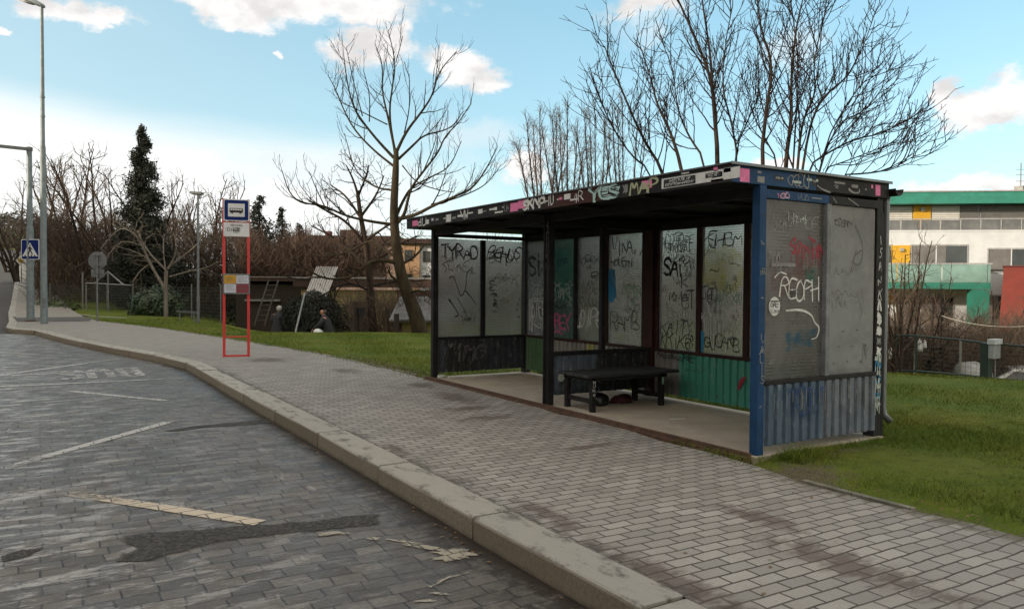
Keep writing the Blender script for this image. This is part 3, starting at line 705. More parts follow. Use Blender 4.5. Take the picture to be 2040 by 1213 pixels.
gf.scribble(.10,.92,.40,.14,.007,'grey',16);gf.scribble(.08,.72,.5,.1,.006,'grey',18);gf.st([(.45,.78),(.55,.6),(.50,.5)],.006,'grey');gf.text('ITWA',.05,.62,.25,.10,.006,'grey',.2)
for i in range(8):gf.scribble(.1+.07*i,.1+.15*(i%3),.04,.03,.008,'black',4)
gf.scribble(.55,.02,.1,.3,.006,'grey',10);gf.build(p)
# far end (its inner face): F1,F2
f=lambda a,b_,o:(.05+a,DY-.055-o,b_)
p=pane(M['pane'],f,.785,'clear ribbed pane with soft black tags');gf=GP(f,13)
gf.clutter(.78,5);gf.text('TYRAD',.06,1.28,.68,.20,.026,'grey',.08);gf.text('TYRAD',.07,1.27,.66,.21,.010,'mid',.1)
gf.text('SWAEZ',.05,1.05,.62,.14,.010,'grey',.18);gf.st([(.20,.95),(.28,1.0),(.35,.80),(.42,.62),(.52,.82),(.50,.98),(.58,1.12),(.66,1.02)],.020,'grey');gf.st([(.20,.60),(.34,.42),(.38,.34),(.30,.32)],.024,'black');gf.st([(.36,.62),(.46,.45),(.52,.38),(.45,.40)],.020,'grey');gf.st([(.5,.75),(.62,.62),(.70,.52)],.022,'grey');gf.build(p)
f=lambda a,b_,o:(.925+a,DY-.055-o,b_)
p=pane(M['pane'],f,.715,'clear ribbed pane with white tag and black block letters');gf=GP(f,14)
gf.clutter(.7,5);gf.text('BEHUS',.04,1.28,.64,.19,.022,'grey',.08);gf.text('BEHOX',.08,1.22,.56,.19,.014,'black',.12)
gf.text('IEARK',.10,.86,.54,.18,.014,'white',.16);gf.st([(.08,.92),(.3,1.0),(.6,.92)],.010,'mid');gf.st([(.12,.85),(.5,.78),(.30,.72),(.40,.62),(.52,.70),(.38,.78)],.012,'white')
for i,ch in enumerate('CEASK'):gf.text(ch,.07+.02*i,.86-.10*i,.10,.09,.016,'black',.2)
gf.scribble(.14,.38,.12,.05,.010,'black',7)
for q in ((.62,.5),(.66,.58),(.6,.4),(.64,.28)):gf.scribble(q[0],q[1],.05,.05,.012,'black',4)
gf.build(p)
# back wall, seen from inside: a runs towards the camera (decreasing y)
def bk(y1):return lambda a,b_,o:(DX-.018-o,y1-a,b_)
f=bk(6.46);p=pane(M['pane_dim'],f,.60,'pane with black and white tags in the far corner');gf=GP(f,15)
gf.clutter(.6,8);gf.text('Si',.06,1.0,.42,.36,.045,'black',.05);gf.scribble(.34,.9,.2,.3,.02,'grey',8)
gf.text('RERA',.08,.66,.48,.18,.012,'pale',.16);gf.text('AARL',.10,.70,.44,.14,.010,'pale',.2);gf.st([(.05,.5),(.1,.62),(.55,.62)],.022,'pale')
gf.text('OTEE',.12,.30,.46,.24,.024,'white',.1);gf.text('N',.14,.10,.3,.14,.02,'white',.1);gf.drips(.06,.6,.12,3,.6,.02,'white');gf.drips(.12,.32,.4,9,.32,.008,'white');gf.build(p)
f=bk(5.78);p=pane(M['pane_teal'],f,.68,'teal sprayed pane with pink tag');gf=GP(f,16)
patchpoly(gf,[(.02,1.45),(.66,1.4),(.66,.62),(.02,.62)],'teal_haze',6)
gf.clutter(.66,14);gf.text('KIEEA',.06,1.18,.44,.14,.010,'blue',.2);gf.text('STARE',.06,.62,.56,.24,.012,'pale',.18);gf.text('PIANE',.08,.66,.52,.2,.010,'pale',.2);gf.scribble(.1,.48,.5,.1,.02,'black',12)
gf.text('PREY',.03,.16,.56,.22,.028,'pink',.10);gf.st([(.45,.24),(.62,.42)],.02,'pink',0);gf.st([(.1,.05),(.2,.12),(.36,.06)],.024,'pink');gf.drips(.1,.16,.4,5,.12,.006,'pink');gf.build(p)
f=bk(5.02);p=pane(M['pane'],f,.68,'bright ribbed pane with white tag low down');gf=GP(f,17)
gf.clutter(.66,12);gf.text('UGEK',.06,1.18,.5,.12,.010,'grey',.2);gf.text('EC',.36,.95,.26,.12,.016,'grey',.2);gf.text('HARACS',.03,.70,.6,.14,.012,'mid',.2);gf.text('RALUX',.06,.52,.55,.10,.014,'grey',.2)
gf.text('DIPE',.05,.22,.58,.24,.020,'white',.10);gf.st([(.02,.2),(.12,.24),(.1,.46)],.018,'white');gf.build(p)
f=bk(4.26);p=pane(M['pane_dim'],f,.76,'pane with a blue patch, scratches and green white tag');gf=GP(f,18)
gf.clutter(.74,14);gf.text('VINA..',.08,1.30,.68,.20,.018,'black',.10);gf.text('HOLEMI',.06,1.13,.5,.10,.016,'black',.16)
patchpoly(gf,[(.0,1.10),(.16,1.08),(.18,.66),(.10,.60),(.0,.62)],'cyan',7,.015);gf.st([(.03,.62),(.02,.5),(.08,.44),(.14,.5),(.13,.64)],.010,'cyan')
gf.text('ABRN',.24,.90,.32,.08,.009,'pale',.2);gf.text('SENOR',.36,.68,.38,.20,.016,'green',.16);gf.text('TXNOP',.34,.66,.40,.2,.010,'pale',.2);gf.text('*',.62,.92,.1,.1,.008,'pale',.1);gf.text('*',.52,.54,.1,.1,.01,'green',.1);gf.st([(.3,.72),(.5,.80)],.009,'pale',0)
gf.st([(.25,1.56),(.30,1.0),(.35,.75),(.46,.45),(.54,.28),(.70,.0)],.006,'white',1);gf.st([(.04,1.08),(.24,.72),(.32,.62),(.52,.46)],.006,'white',1);gf.st([(.04,.40),(.14,.34),(.28,.26)],.006,'white',1);gf.st([(.12,.66),(.40,.52)],.005,'white',1);gf.st([(.36,.3),(.36,.18)],.004,'white',0)
gf.text('RAMB',.06,.18,.64,.32,.016,'black',.12);gf.text('ENO',.40,.46,.3,.10,.012,'grey',.2);gf.build(p)
f=bk(3.16);p=pane(M['pane'],f,.70,'pane covered in black marker tags');gf=GP(f,19)
gf.clutter(.68,18);gf.text('ACRYBEE',.04,1.28,.62,.20,.010,'grey',.14);gf.text('CKYGEE',.10,1.3,.5,.2,.008,'grey',.18);gf.st([(.26,1.52),(.36,1.55),(.46,1.52),(.34,1.50)],.012,'grey');gf.st([(.03,1.14),(.1,1.3)],.008,'grey',0);gf.st([(.22,1.14),(.36,1.26)],.008,'grey',0)
gf.text('SA',.08,.98,.28,.24,.034,'black',.05);gf.text('i',.36,.97,.08,.24,.028,'black',.03);gf.st([(.41,1.2),(.46,1.24),(.48,1.18),(.43,1.16),(.41,1.2)],.016,'black');gf.st([(.42,1.0),(.42,.82)],.016,'black',0);gf.st([(.52,.94),(.42,.89),(.52,.84)],.014,'black',0)
gf.st([(.5,1.24),(.62,1.18),(.5,1.14)],.012,'grey',0);gf.st([(.56,1.2),(.60,1.0)],.010,'grey',0)
gf.text('NONIEO',.20,.66,.36,.10,.011,'black',.18);gf.text('GT',.44,.56,.24,.22,.020,'grey',.1);gf.text('AKING',.12,.40,.46,.18,.012,'white',.18);gf.text('8ARNO',.12,.36,.4,.2,.010,'mid',.2);gf.st([(.46,.55),(.58,.5),(.55,.30),(.62,.26)],.012,'mid')
gf.text('KAITY',.03,.20,.60,.18,.013,'black',.12);gf.text('KKIKE',.04,.03,.56,.16,.013,'black',.14);gf.text('E8',.50,.02,.14,.22,.012,'black',.12);gf.build(p)
f=bk(2.38);p=pane(M['pane'],f,.69,'pane with a yellow spray cloud and dripping white tag');gf=GP(f,20)
patchpoly(gf,[(.02,1.30),(.42,1.36),(.66,1.2),(.66,.85),(.45,.72),(.02,.85)],'yellow_haze',8);patchpoly(gf,[(.24,.98),(.38,1.0),(.38,.80),(.26,.78)],'yellow_haze',9,.03)
gf.clutter(.67,16);gf.text('EHBM',.10,1.34,.54,.18,.016,'black',.12);gf.st([(.0,1.38),(.12,1.48),(.2,1.5)],.013,'black');gf.st([(.04,1.22),(.12,1.3)],.010,'black',0)
gf.scribble(.14,1.0,.2,.06,.011,'black',6);gf.scribble(.46,1.08,.2,.06,.008,'black',6);gf.text('GEO',.0,.64,.28,.2,.018,'grey',.14);gf.scribble(.1,.75,.14,.16,.008,'mid',10)
gf.text('GREXN',.22,.62,.44,.18,.012,'green',.16);gf.text('KRENA',.20,.6,.44,.18,.009,'pale',.2)
gf.text('VINA',.10,.42,.50,.20,.018,'white',.08);gf.st([(.42,.5),(.55,.62),(.66,.52)],.016,'white');gf.drips(.02,.46,.66,12,.46,.009,'white');gf.drips(.1,.44,.5,6,.3,.006,'white');gf.text('JSOUAX',.08,.28,.56,.14,.007,'mid',.16);gf.text('K',.0,.40,.06,.12,.010,'white',.1)
gf.text('GUCANB',.06,.06,.58,.17,.014,'black',.10);patchpoly(gf,[(.0,.28),(.05,.26),(.045,.02),(.0,.0)],'cyan',10,.008);gf.build(p)
f=bk(1.61);p=pane(M['pane'],f,.71,'pane with a red poster stuck inside');gf=GP(f,22)
patchpoly(gf,[(.10,1.18),(.62,1.18),(.62,.36),(.10,.36)],'red',11,.002);patchpoly(gf,[(.10,.36),(.62,.36),(.62,.28),(.10,.28)],'white',12,.002)
for k in range(6):gf.text('NOVINA',.14,.46+.11*k,.42,.07,.012,'white',.04)
gf.build(p)
f=bk(.82);p=pane(M['pane_dim'],f,.70,'pane behind the blue post');gf=GP(f,23);gf.text('OKRA',.1,.9,.5,.2,.016,'black',.1);gf.text('MILK',.1,.4,.5,.2,.014,'white',.12);gf.build(p)
# ---- tags on posts, green panel, near panel, bench wall
gf=Graf(lambda a,b_,o:(a,-.055-o,b_),31);gf.text('PEG',-.035,1.62,.07,.05,.006,'mid',.1);
for i,ch in enumerate('UALIS'):gf.text(ch,-.03,1.02-.09*i,.055,.07,.007,'mid',.12)
for i in range(9):gf.scribble(-.035,.2+.24*i,.05,.03,.008,'mid' if i%2 else 'black',4)
gf.build(shelter,'post_tag')
gf=Graf(lambda a,b_,o:(DX-.058+a,-.023-o,b_),32)
gf2=gf
for i,ch in enumerate('ISANK|'):gf.text(ch,.03,1.95-.14*i,.05,.10,.007,'white',.14) if ch in FONT else None
gf.st([(.03,1.30),(.05,1.42),(.08,1.28)],.03,'white');
for z_,h_ in ((1.2,.10),(1.08,.07),(.98,.04),(.88,.06),(.66,.03)):
    patchpoly(gf,[(.01,z_-.03),(.03,z_+h_*.8),(.08,z_+h_*.4),(.09,z_-.04),(.05,z_-h_*.7)],'white' if h_>.05 else 'mid',int(z_*100),.012)
for z_ in (.8,.72,.60,.50,.42,.34):
    gf.scribble(.0,z_-.05,.1,.11,.018,'cyan' if int(z_*100)%3==0 else 'pale',9);gf.drips(.0,z_,.1,3,.12,.010,'pale')
gf.build(shelter,'post_tag')
gf=Graf(lambda a,b_,o:(-.047-o,3.27+.03-a,b_),33)
for i,ch in enumerate('HTZN1'):gf.text(ch,.0,2.20-.12*i,.05,.09,.006,'mid',.1)
for i in range(14):gf.scribble(.0,.9+.1*i,.012,.01,.006,'mid',3)
gf.build(shelter,'post_tag')
gf=Graf(lambda a,b_,o:(.06+a,-.054-o,b_),34)
gf.drips(.05,.56,1.5,11,.22,.006,'mid');gf.drips(.05,.40,1.5,9,.16,.005,'grey');gf.text('M:KVANLJA',.30,.54,.5,.05,.012,'blue',.2);gf.drips(.35,.54,.45,9,.18,.010,'blue')
gf.scribble(.35,.30,.4,.16,.010,'blue',20);gf.drips(.45,.58,.30,4,.2,.006,'mid');gf.drips(.85,.60,.7,5,.25,.006,'mid');gf.build(cn)
gf=Graf(lambda a,b_,o:(DX-.065-o,3.22-a,b_),35)
gf.text('NVPVNVKE',.05,.55,.7,.07,.012,'black',.2);gf.scribble(.6,.42,.3,.06,.006,'black',10)
gf.st([(1.50,.30),(1.54,.40),(1.60,.44)],.05,'red');gf.build(cg)
gf=Graf(lambda a,b_,o:(.06+a,3.234-o,b_),36)
for i,(a,b_,r) in enumerate([(.10,.36,.05),(.16,.37,.04),(.30,.36,.03),(.40,.365,.022),(.72,.41,.025),(.50,.355,.012)]):
    gf.o+=.0001;gf.get('pale').add([gf.fn(a+r*math.cos(k*.4189),b_+r*1.1*math.sin(k*.4189),gf.o) for k in range(15)],[tuple(range(15))])
gf.scribble(.05,.30,.10,.01,.008,'mid',5);gf.text('V',.62,.24,.14,.09,.006,'mid',.1);gf.build(cp)
gf=Graf(lambda a,b_,o:(.11+a,DY-.083-o,b_),37);gf.text('IMG',.2,.28,.6,.26,.05,'grey',.1);gf.text('MPG',.2,.28,.6,.26,.02,'black',.1);gf.text('F',.16,.5,.05,.05,.012,'mid',.1);gf.build(shelter,'panel_tag')
# ---- stickers and tags on the front fascia: a from far (left) to near (right) 
LA=ry1-ry0
gf=Graf(lambda a,b_,o:(rx0-o,ry1-a*LA,2.40+b_*.15),40,.002)
def aof(px):
    # fraction along the fascia for a photo x, by intersecting the fascia plane
    d=ray(px,400);t=(BX+rx0)/d.x;y=d.y*t-BY;return (ry1-y)/LA
def stick(px,w,b0,b1,col,parent=fasc,sk=0):
    gg=Graf(gf.fn,int(px),.0022);a=aof(px);w=w/LA
    gg.get(col).add([gg.fn(a,b0,.0022),gg.fn(a+w,b0,.0022),gg.fn(a+w+sk,b1,.0022),gg.fn(a+sk,b1,.0022)],[(0,1,2,3)]);gg.build(parent,'sticker')
for q in [(822,.20,.2,.75,'rose'),(1017,.18,.15,.85,'rose'),(1032,.17,.3,.95,'rose'),(1278,.15,.35,.85,'rose'),(1421,.05,.72,.95,'rose'),
 (848,.12,.2,.65,'white'),(860,.07,.45,.7,'white'),(868,.1,.4,.6,'mid'),(884,.12,.45,.55,'white'),(889,.16,.1,.8,'white'),(901,.12,.3,.5,'mid'),(912,.16,.4,.6,'white'),(924,.06,.1,.9,'mid'),(932,.15,.55,.68,'white'),(953,.12,.4,.8,'white'),(963,.08,.5,.62,'mid'),(975,.13,.55,.7,'white'),(985,.07,.5,.75,'white'),(986,.2,.22,.36,'white'),(1001,.03,.6,.7,'white'),
 (1110,.03,.5,.6,'white'),(1114,.06,.5,.68,'rose'),(1124,.12,.45,.85,'white'),(1136,.14,.3,.42,'white'),(1244,.05,.3,.8,'mid'),(1318,.95,.15,.78,'white'),
 (1418,.12,.35,.65,'white'),(1416,.14,.15,.25,'mid'),(1441,.08,.55,.8,'white'),(1357,.10,.86,.95,'white')]:stick(*q)
def ft(t,px0,px1,b,h,lw,col,jit=.08,slant=0):
    a0,a1=aof(px0),aof(px1)
    # strokes are laid out in metres so the line width keeps its size
    g2.text(t,a0*LA,b*.15,(a1-a0)*LA,h*.15,lw,col,jit,slant)
g2=Graf(lambda a,b_,o:(rx0-o,ry1-a,2.40+b_),41,.0032)
ft('/dU' if 0 else 'dU',833,850,.12,.75,.02,'white');ft('VW',918,934,.1,.85,.02,'white')
ft('SKNP',1042,1086,.15,.75,.030,'white',.10);ft('~IU',1086,1103,.2,.7,.014,'white');ft('4R',1143,1162,.15,.65,.012,'white');ft('UA',1005,1015,.2,.7,.008,'mid')
ft('YES',1176,1233,.12,.76,.048,'mint',.05);ft('YES',1178,1236,.16,.76,.012,'black',.06)
ft('MAP',1255,1312,.10,.80,.026,'olive',.07);ft('X',1242,1248,.3,.5,.012,'mid')
aL=aof(1318)*LA;g2.o=.0042
g2.get('black').add([g2.fn(aL+.03,.03,g2.o),g2.fn(aL+.44,.03,g2.o),g2.fn(aL+.44,.105,g2.o),g2.fn(aL+.03,.105,g2.o)],[(0,1,2,3)])
g2.get('black').add([g2.fn(aL+.56,.06,g2.o),g2.fn(aL+.74,.06,g2.o),g2.fn(aL+.74,.10,g2.o),g2.fn(aL+.56,.10,g2.o)],[(0,1,2,3)])
g2.o=.005;g2.text('INSTITUTE OF',aL+.10,.074,.28,.022,.0045,'white',.02);g2.text('CRYPTOANARCHY',aL+.05,.042,.37,.022,.0045,'white',.02);g2.text('PARALLEL',aL+.58,.083,.14,.012,.003,'white',.02);g2.text('POLIS',aL+.60,.066,.10,.012,.003,'white',.02)
g2.build(fasc,'fascia_tag')
# near end fascia + header
ge=Graf(lambda a,b_,o:(a,ry0-o,2.40+b_),42,.002)
def es(parent,a,w,b0,b1,col):
    gg=Graf(ge.fn,7,.0022);gg.get(col).add([gg.fn(a,b0,.0022),gg.fn(a+w,b0,.0022),gg.fn(a+w,b1,.0022),gg.fn(a,b1,.0022)],[(0,1,2,3)]);gg.build(parent,'sticker')
for q in [(-.30,.12,.01,.125,'rose'),(-.37,.04,.09,.125,'rose'),(-.08,.09,.02,.075,'mid'),(-.08,.05,.10,.12,'mid'),(.14,.13,.055,.10,'black'),(.38,.12,.05,.072,'pale'),(.58,.16,.085,.108,'pale')]:es(fe,*q)
for q in [(1.62,.08,.02,.125,'rose'),(1.55,.03,.085,.12,'rose'),(.98,.16,.09,.11,'mid'),(1.24,.10,.07,.10,'mid'),(1.45,.03,.06,.075,'mid')]:es(fb,*q)
es(fe,.655,.055,.045,.11,'black')
g3=Graf(lambda a,b_,o:(a,ry0-o,2.40+b_),43,.0032);g3.text('CC',.32,.02,.16,.11,.010,'mid',.1);g3.text('CO',.46,.01,.16,.12,.012,'mid',.1);g3.text('ALZA.CZ',.155,.072,.10,.014,.003,'white',.03);g3.text('TWO',.665,.078,.04,.018,.003,'white',.05);g3.build(fe,'fascia_tag')
g3=Graf(lambda a,b_,o:(a,ry0-o,2.40+b_),44,.0032);g3.st([(.73,.05),(.80,.02),(.92,.0)],.016,'mid');g3.text('2',.98,.05,.06,.03,.007,'mid',.1);g3.st([(1.2,.05),(1.26,.02),(1.36,.025),(1.36,.06)],.02,'mid');g3.build(fb,'fascia_tag')
g3=Graf(lambda a,b_,o:(a,-.035-o,zh0+b_),45,.0022);g3.text('100',.18,.012,.17,.05,.006,'rose',.1);g3.text('GO',.22,.01,.14,.05,.004,'white',.1);g3.text('VUD',.46,.01,.16,.05,.006,'mid',.1);g3.st([(.66,.04),(.80,.04)],.012,'mid',0);g3.st([(.97,.06),(1.02,.02)],.01,'mid',0);g3.st([(1.2,.07),(1.36,.01)],.01,'mid',0);g3.build(shelter,'header_tag')
# ---------------------------------------------------------------- bench inside
M['bwood']=pm('black_bench_boards',(.030,.031,.033),(.015,.015,.016),5,.55,bump=.3,bscale=30,stretch=(.3,4,4),c3=(.07,.07,.072))
bench=thing('bench','black bench of worn boards inside the shelter against the partition','bench',(5.46,7.17,.02))
for k in range(4):
    b=MB();b.box(0,1.44,.0+.155*k,.14+.155*k,.405,.44);b.build('seat_board',M['bwood'],bench,bevel=.006)
for (x,y) in ((.10,.05),(.10,.55),(1.18,.05),(1.18,.55)):
    b=MB();b.box(x-.03,x+.03,y-.03,y+.03,0,.403);l=b.build('leg',M['blk'],bench,bevel=.004)
    if x<1 and y<.1:
        gg=Graf(lambda a,b_,o:(a,.05-.03-o,b_),51)
        for i,ch in enumerate('HUKG'):gg.text(ch,.085,.34-.05*i,.03,.035,.006,'white',.1)
        gg.build(l)
    if x>1 and y<.1:
        gg=Graf(lambda a,b_,o:(a,.05-.03-o,b_),52);gg.get('green').add([gg.fn(1.165,.27,.003),gg.fn(1.195,.27,.003),gg.fn(1.195,.36,.003),gg.fn(1.165,.36,.003)],[(0,1,2,3)]);gg.build(l)
for x in (.10,1.18):
    b=MB();b.box(x-.02,x+.02,.081,.519,.10,.15);b.build('stretcher',M['blk'],bench)
b=MB();b.box(.06,1.25,.02,.58,.365,.40);b.build('apron',M['blk'],bench)
# things on the shelter floor
def lump(name,label,cat,loc,sx,sy,sz,mat,seed,n=12,m=7,rough=.18):
    r=R_(seed);b=MB();vs=[];ph=[r.uniform(0,6) for _ in range(6)]
    for j in range(m+1):
        t=math.pi*j/m*.5 if False else j/m
        for i in range(n):
            q=2*math.pi*i/n;rad=math.cos(t*math.pi/2*.98)**.55*(1+rough*math.sin(3*q+ph[0]+2*t)+rough*.6*math.sin(5*q+ph[1]-3*t))
            vs.append((sx*rad*math.cos(q),sy*rad*math.sin(q),sz*math.sin(t*math.pi/2)*(1+rough*.5*math.sin(2*q+ph[2]))))
    fs=[(j*n+i,j*n+(i+1)%n,(j+1)*n+(i+1)%n,(j+1)*n+i) for j in range(m) for i in range(n)]+[tuple(m*n+i for i in range(n)),tuple(range(n))[::-1]]
    b.add(vs,fs);o=b.build(name,mat,smooth=True);o.location=loc;return tag(o,label,cat)
lump('plastic_bag','crumpled black plastic bag under the bench','bag',(5.98,7.62,.02),.13,.10,.15,pm('black_bag',(.012,.012,.013),rough=.3),1)
lump('bag','dark red bag lying under the bench beside the black one','bag',(6.38,7.66,.02),.17,.10,.10,pm('red_bag',(.05,.004,.008),(.03,.003,.005),9,.7),2)
b=MB();b.box(-.09,.09,-.02,.02,0,.004);o=b.build('litter_stick',pm('white_card',(.6,.6,.57)));o.location=(6.11,6.37,.021);o.rotation_euler=(0,0,-.35);tag(o,'white strip of card lying on the shelter floor','litter')
o=lump('crumpled_paper','crumpled white paper by the foot of the far front post','litter',(5.52,11.16,.021),.09,.05,.04,pm('paper',(.6,.6,.58)),4,9,4,.3)
# ================================================================ STREET FURNITURE
M['pole']=pm('grey_painted_pole',(.20,.24,.25),(.15,.18,.19),6,.55,.2)
M['poled']=pm('weathered_pole',(.16,.17,.17),(.11,.12,.12),6,.6,.2)
M['red']=pm('red_sign_paint',(.58,.032,.030),(.50,.026,.026),3,.4)
M['wht']=pm('white_plate',(.62,.64,.66),(.54,.56,.58),3,.4);M['navy']=pm('sign_blue',(.006,.020,.13),(.005,.017,.11),3,.5,spec=.15)
M['bk']=pm('sign_black',(.012,.012,.014));M['paper']=pm('timetable_paper',(.50,.52,.60),(.42,.44,.52),9);M['ochre']=pm('ochre_card',(.55,.30,.02));M['wine']=pm('dark_red_card',(.22,.03,.05))
# bus stop sign frame
p0=G(471,710);st=thing('bus_stop_sign','red bus stop frame with blue bus symbol on the pavement','bus stop sign',p0,math.radians(-14))
W=.24
for sx in (-1,1):
    b=MB();b.box(sx*W-.026,sx*W+.026,-.05,.05,.0,3.27);b.build('post',M['red'],st,bevel=.004)
for z0,z1 in ((.0,.035),(.40,.425),(2.765,2.80)):
    b=MB();b.box(-W+.027,W-.027,-.02,.02,z0,z1);b.build('crossbar',M['red'],st)
b=MB();b.box(-W-.005,W+.02,-.075,-.052,2.81,3.26);bp=b.build('symbol_plate',M['wht'],st,bevel=.012)
def rrect(x0,x1,z0,z1,r,n=4):
    o=[]
    for cx,cz,a0 in ((x1-r,z1-r,0),(x0+r,z1-r,90),(x0+r,z0+r,180),(x1-r,z0+r,270)):
        for k in range(n+1):
            q=math.radians(a0+90*k/n);o.append((cx+r*math.cos(q),cz+r*math.sin(q)))
    return o
def plate(name,mat,poly,y0,y1,parent):
    b=MB();b.prism(poly,lambda a,c,d:(a,d,c),y0,y1);return b.build(name,mat,parent)
plate('blue_border',M['navy'],rrect(-W+.015,W-.0,2.83,3.24,.03),-.0751,-.079,bp)
plate('white_field',M['wht'],rrect(-W+.085,W-.07,2.90,3.17,.008),-.0791,-.082,bp)
# bus pictogram: side view silhouette with windows and wheels
bus=plate('bus_pictogram',M['bk'],[(-.125,2.985),(.135,2.985),(.135,3.06),(.12,3.075),(-.118,3.075),(-.125,3.06)],-.0821,-.084,bp)
b=MB()
for k in range(5):b.box(-.108+.046*k,-.070+.046*k,-.0855,-.0845,3.03,3.062)
b.build('window',M['wht'],bus)
for cx in (-.075,.085):
    b=MB();b.prism([(cx+.022*math.cos(q*.5236),2.982+.022*math.sin(q*.5236)) for q in range(12)],lambda a,c,d:(a,d,c),-.0845,-.0862)
    b.build('wheel',M['bk'],bus)
b=MB();b.box(-W-.005,W+.02,-.075,-.052,2.49,2.775);npl=b.build('name_plate',M['wht'],st,bevel=.006)
gg=Graf(lambda a,b_,o:(a,-.0755-o,b_),60,.001);gg.text('ZEMANKA',-.11,2.70,.24,.040,.008,'black',.0,rnd=0);gg.text('134',-.19,2.60,.12,.07,.012,'black',.0,rnd=0)
gg.get('black').add([gg.fn(-.06,2.595,.001),gg.fn(.08,2.595,.001),gg.fn(.08,2.675,.001),gg.fn(-.06,2.675,.001)],[(0,1,2,3)]);gg.o=.002;gg.text('914',-.05,2.605,.13,.06,.010,'white',.0,rnd=0);gg.text('ABC',-.05,2.565,.12,.02,.004,'black',.0,rnd=0);gg.build(npl,'lettering')
b=MB();b.box(-W-.02,W+.03,-.085,-.052,1.30,1.72);cs=b.build('timetable_case',M['poled'],st,bevel=.006)
for (x0,x1,z0,z1,m) in ((-W+.01,-.002,1.52,1.69,'ochre'),(.004,W+.005,1.52,1.69,'paper'),(-W+.01,-.002,1.33,1.51,'paper'),(.004,W+.005,1.33,1.51,'wine')):
    b=MB();b.box(x0,x1,-.089,-.0852,z0,z1);pp=b.build('timetable_sheet',M[m],cs)
    gg=Graf(lambda a,b_,o:(a,-.0892-o,b_),int(z0*100+x0*10),.001)
    for k in range(5):gg.st([(x0+.03,z1-.03-.025*k),(x1-.03-.05*(k%3==2),z1-.03-.025*k)],.006,'mid' if m=='paper' else 'grey',0)
    gg.build(pp,'lettering')
# street lamp, tall
def ell_loft(b,secs,n=14):
    """secs: (x,y,z, rx, rz_up, rz_down) cross sections in the y-z plane marching along x"""
    vs=[]
    for (x,y,z,rw,ru,rd) in secs:
        for k in range(n):
            q=2*math.pi*k/n;s_=math.sin(q);vs.append((x,y+rw*math.cos(q),z+(ru if s_>0 else rd)*s_))
    m=len(secs);fs=[(i*n+k,i*n+(k+1)%n,(i+1)*n+(k+1)%n,(i+1)*n+k) for i in range(m-1) for k in range(n)]
    fs+=[tuple(range(n))[::-1],tuple((m-1)*n+k for k in range(n))];b.add(vs,fs)
pL=G(88,645);lamp=thing('street_lamp','tall grey street lamp with a cobra head reaching the top of the photo','street lamp',pL)
DL=(pL-CAMP).dot(FW)
topL=A(89,18,DL).z
b=MB();b.tube([(0,0,-.1),(0,0,.7),(0,0,.71),(0,0,6.5),(0,0,6.51),(0,0,topL)],[.125,.12,.115,.095,.075,.055],12);b.build('pole',M['pole'],lamp,smooth=False)
for z in (7.6,6.5,8.3):
    b=MB();b.lathe((0,0,z),[(.085,0),(.085,.06)],12);b.build('collar',M['pole'],lamp)
b=MB();b.box(-.05,.05,-.128,-.10,.6,.95);b.build('access_door',M['poled'],lamp)
b=MB();dx=V(RT);ell_loft(b,[(-1.0,0,.33,.04,.02,.02),(-.9,0,.31,.14,.09,.05),(-.6,0,.24,.17,.13,.07),(-.25,0,.12,.15,.13,.08),(0,0,.02,.10,.09,.08),(.1,0,-.02,.06,.06,.06)])
hd=b.build('lamp_head',M['pole'],lamp,smooth=True);hd.location=(0,0,topL);hd.rotation_euler=(0,0,-YAW-.1)
b=MB();ell_loft(b,[(-.9,0,.265,.08,.0,.02),(-.6,0,.185,.13,.0,.07),(-.35,0,.095,.10,.0,.05)]);b.build('lens',pm('lamp_lens',(.5,.5,.5),rough=.2),hd,smooth=True)
# pole with the overhead arm
pP=G(61,640);pole=thing('signal_pole','grey pole with thin horizontal arm running out of the left edge','pole',pP)
DP=(pP-CAMP).dot(FW);tz_=A(60,297,DP).z
b=MB();b.tube([(0,0,-.1),(0,0,3.7),(0,0,3.71),(0,0,tz_)],[.135,.13,.10,.095],12);b.build('pole',M['pole'],pole)
b=MB();e=A(-160,275,DP-2)-V(pP);b.bar((0.12*RT.x,.12*RT.y,tz_-.05),e,.09,.12);b.build('arm',M['navy'] if 0 else M['poled'],pole)
b=MB();b.lathe((0,0,tz_-.1),[(.12,0),(.12,.14),(.02,.16)],12);b.build('cap',M['poled'],pole)
b=MB();b.lathe((0,0,0),[(.19,-.05),(.19,.04),(.14,.06)],12);b.build('base_collar',M['rust'],pole)
# pedestrian crossing sign bolted on that pole
cs_=A(60,497,DP-.2);xs_=thing('crossing_sign','blue square pedestrian crossing sign on the grey pole','road sign',cs_,-YAW-math.radians(10))
h=.40
plate('plate',M['wht'],rrect(-h,h,-h,h,.05),.02,0,xs_);pl=plate('blue_field',M['navy'],rrect(-h+.03,h-.03,-h+.03,h-.03,.04),-.001,-.006,xs_)
tr=plate('white_triangle',M['wht'],[(-.35,-.27),(.35,-.27),(0,.27)],-.0061,-.010,xs_)
b=MB();fn=lambda a,c,d:(a,d,c)
b.prism([(.03*math.cos(k*.628),.155+.035*math.sin(k*.628)) for k in range(10)],fn,-.0101,-.013)
b.prism([(-.05,.10),(.04,.11),(.05,-.02),(.02,-.05),(-.04,-.04)],fn,-.0102,-.0133)
b.prism([(.0,-.03),(.05,-.03),(.13,-.20),(.09,-.21)],fn,-.0103,-.0137);b.prism([(-.04,-.03),(.02,-.03),(-.06,-.21),(-.11,-.20)],fn,-.0104,-.0141)
b.prism([(.04,.09),(.12,0.0),(.10,-.02),(.03,.05)],fn,-.0105,-.0145);b.prism([(-.05,.09),(-.11,0.01),(-.09,-.01),(-.04,.04)],fn,-.0106,-.0149)
for k in range(4):b.prism([(-.26+.15*k,-.268),(-.20+.15*k,-.268),(-.17+.13*k,-.215),(-.215+.13*k,-.215)],fn,-.0107,-.0153)
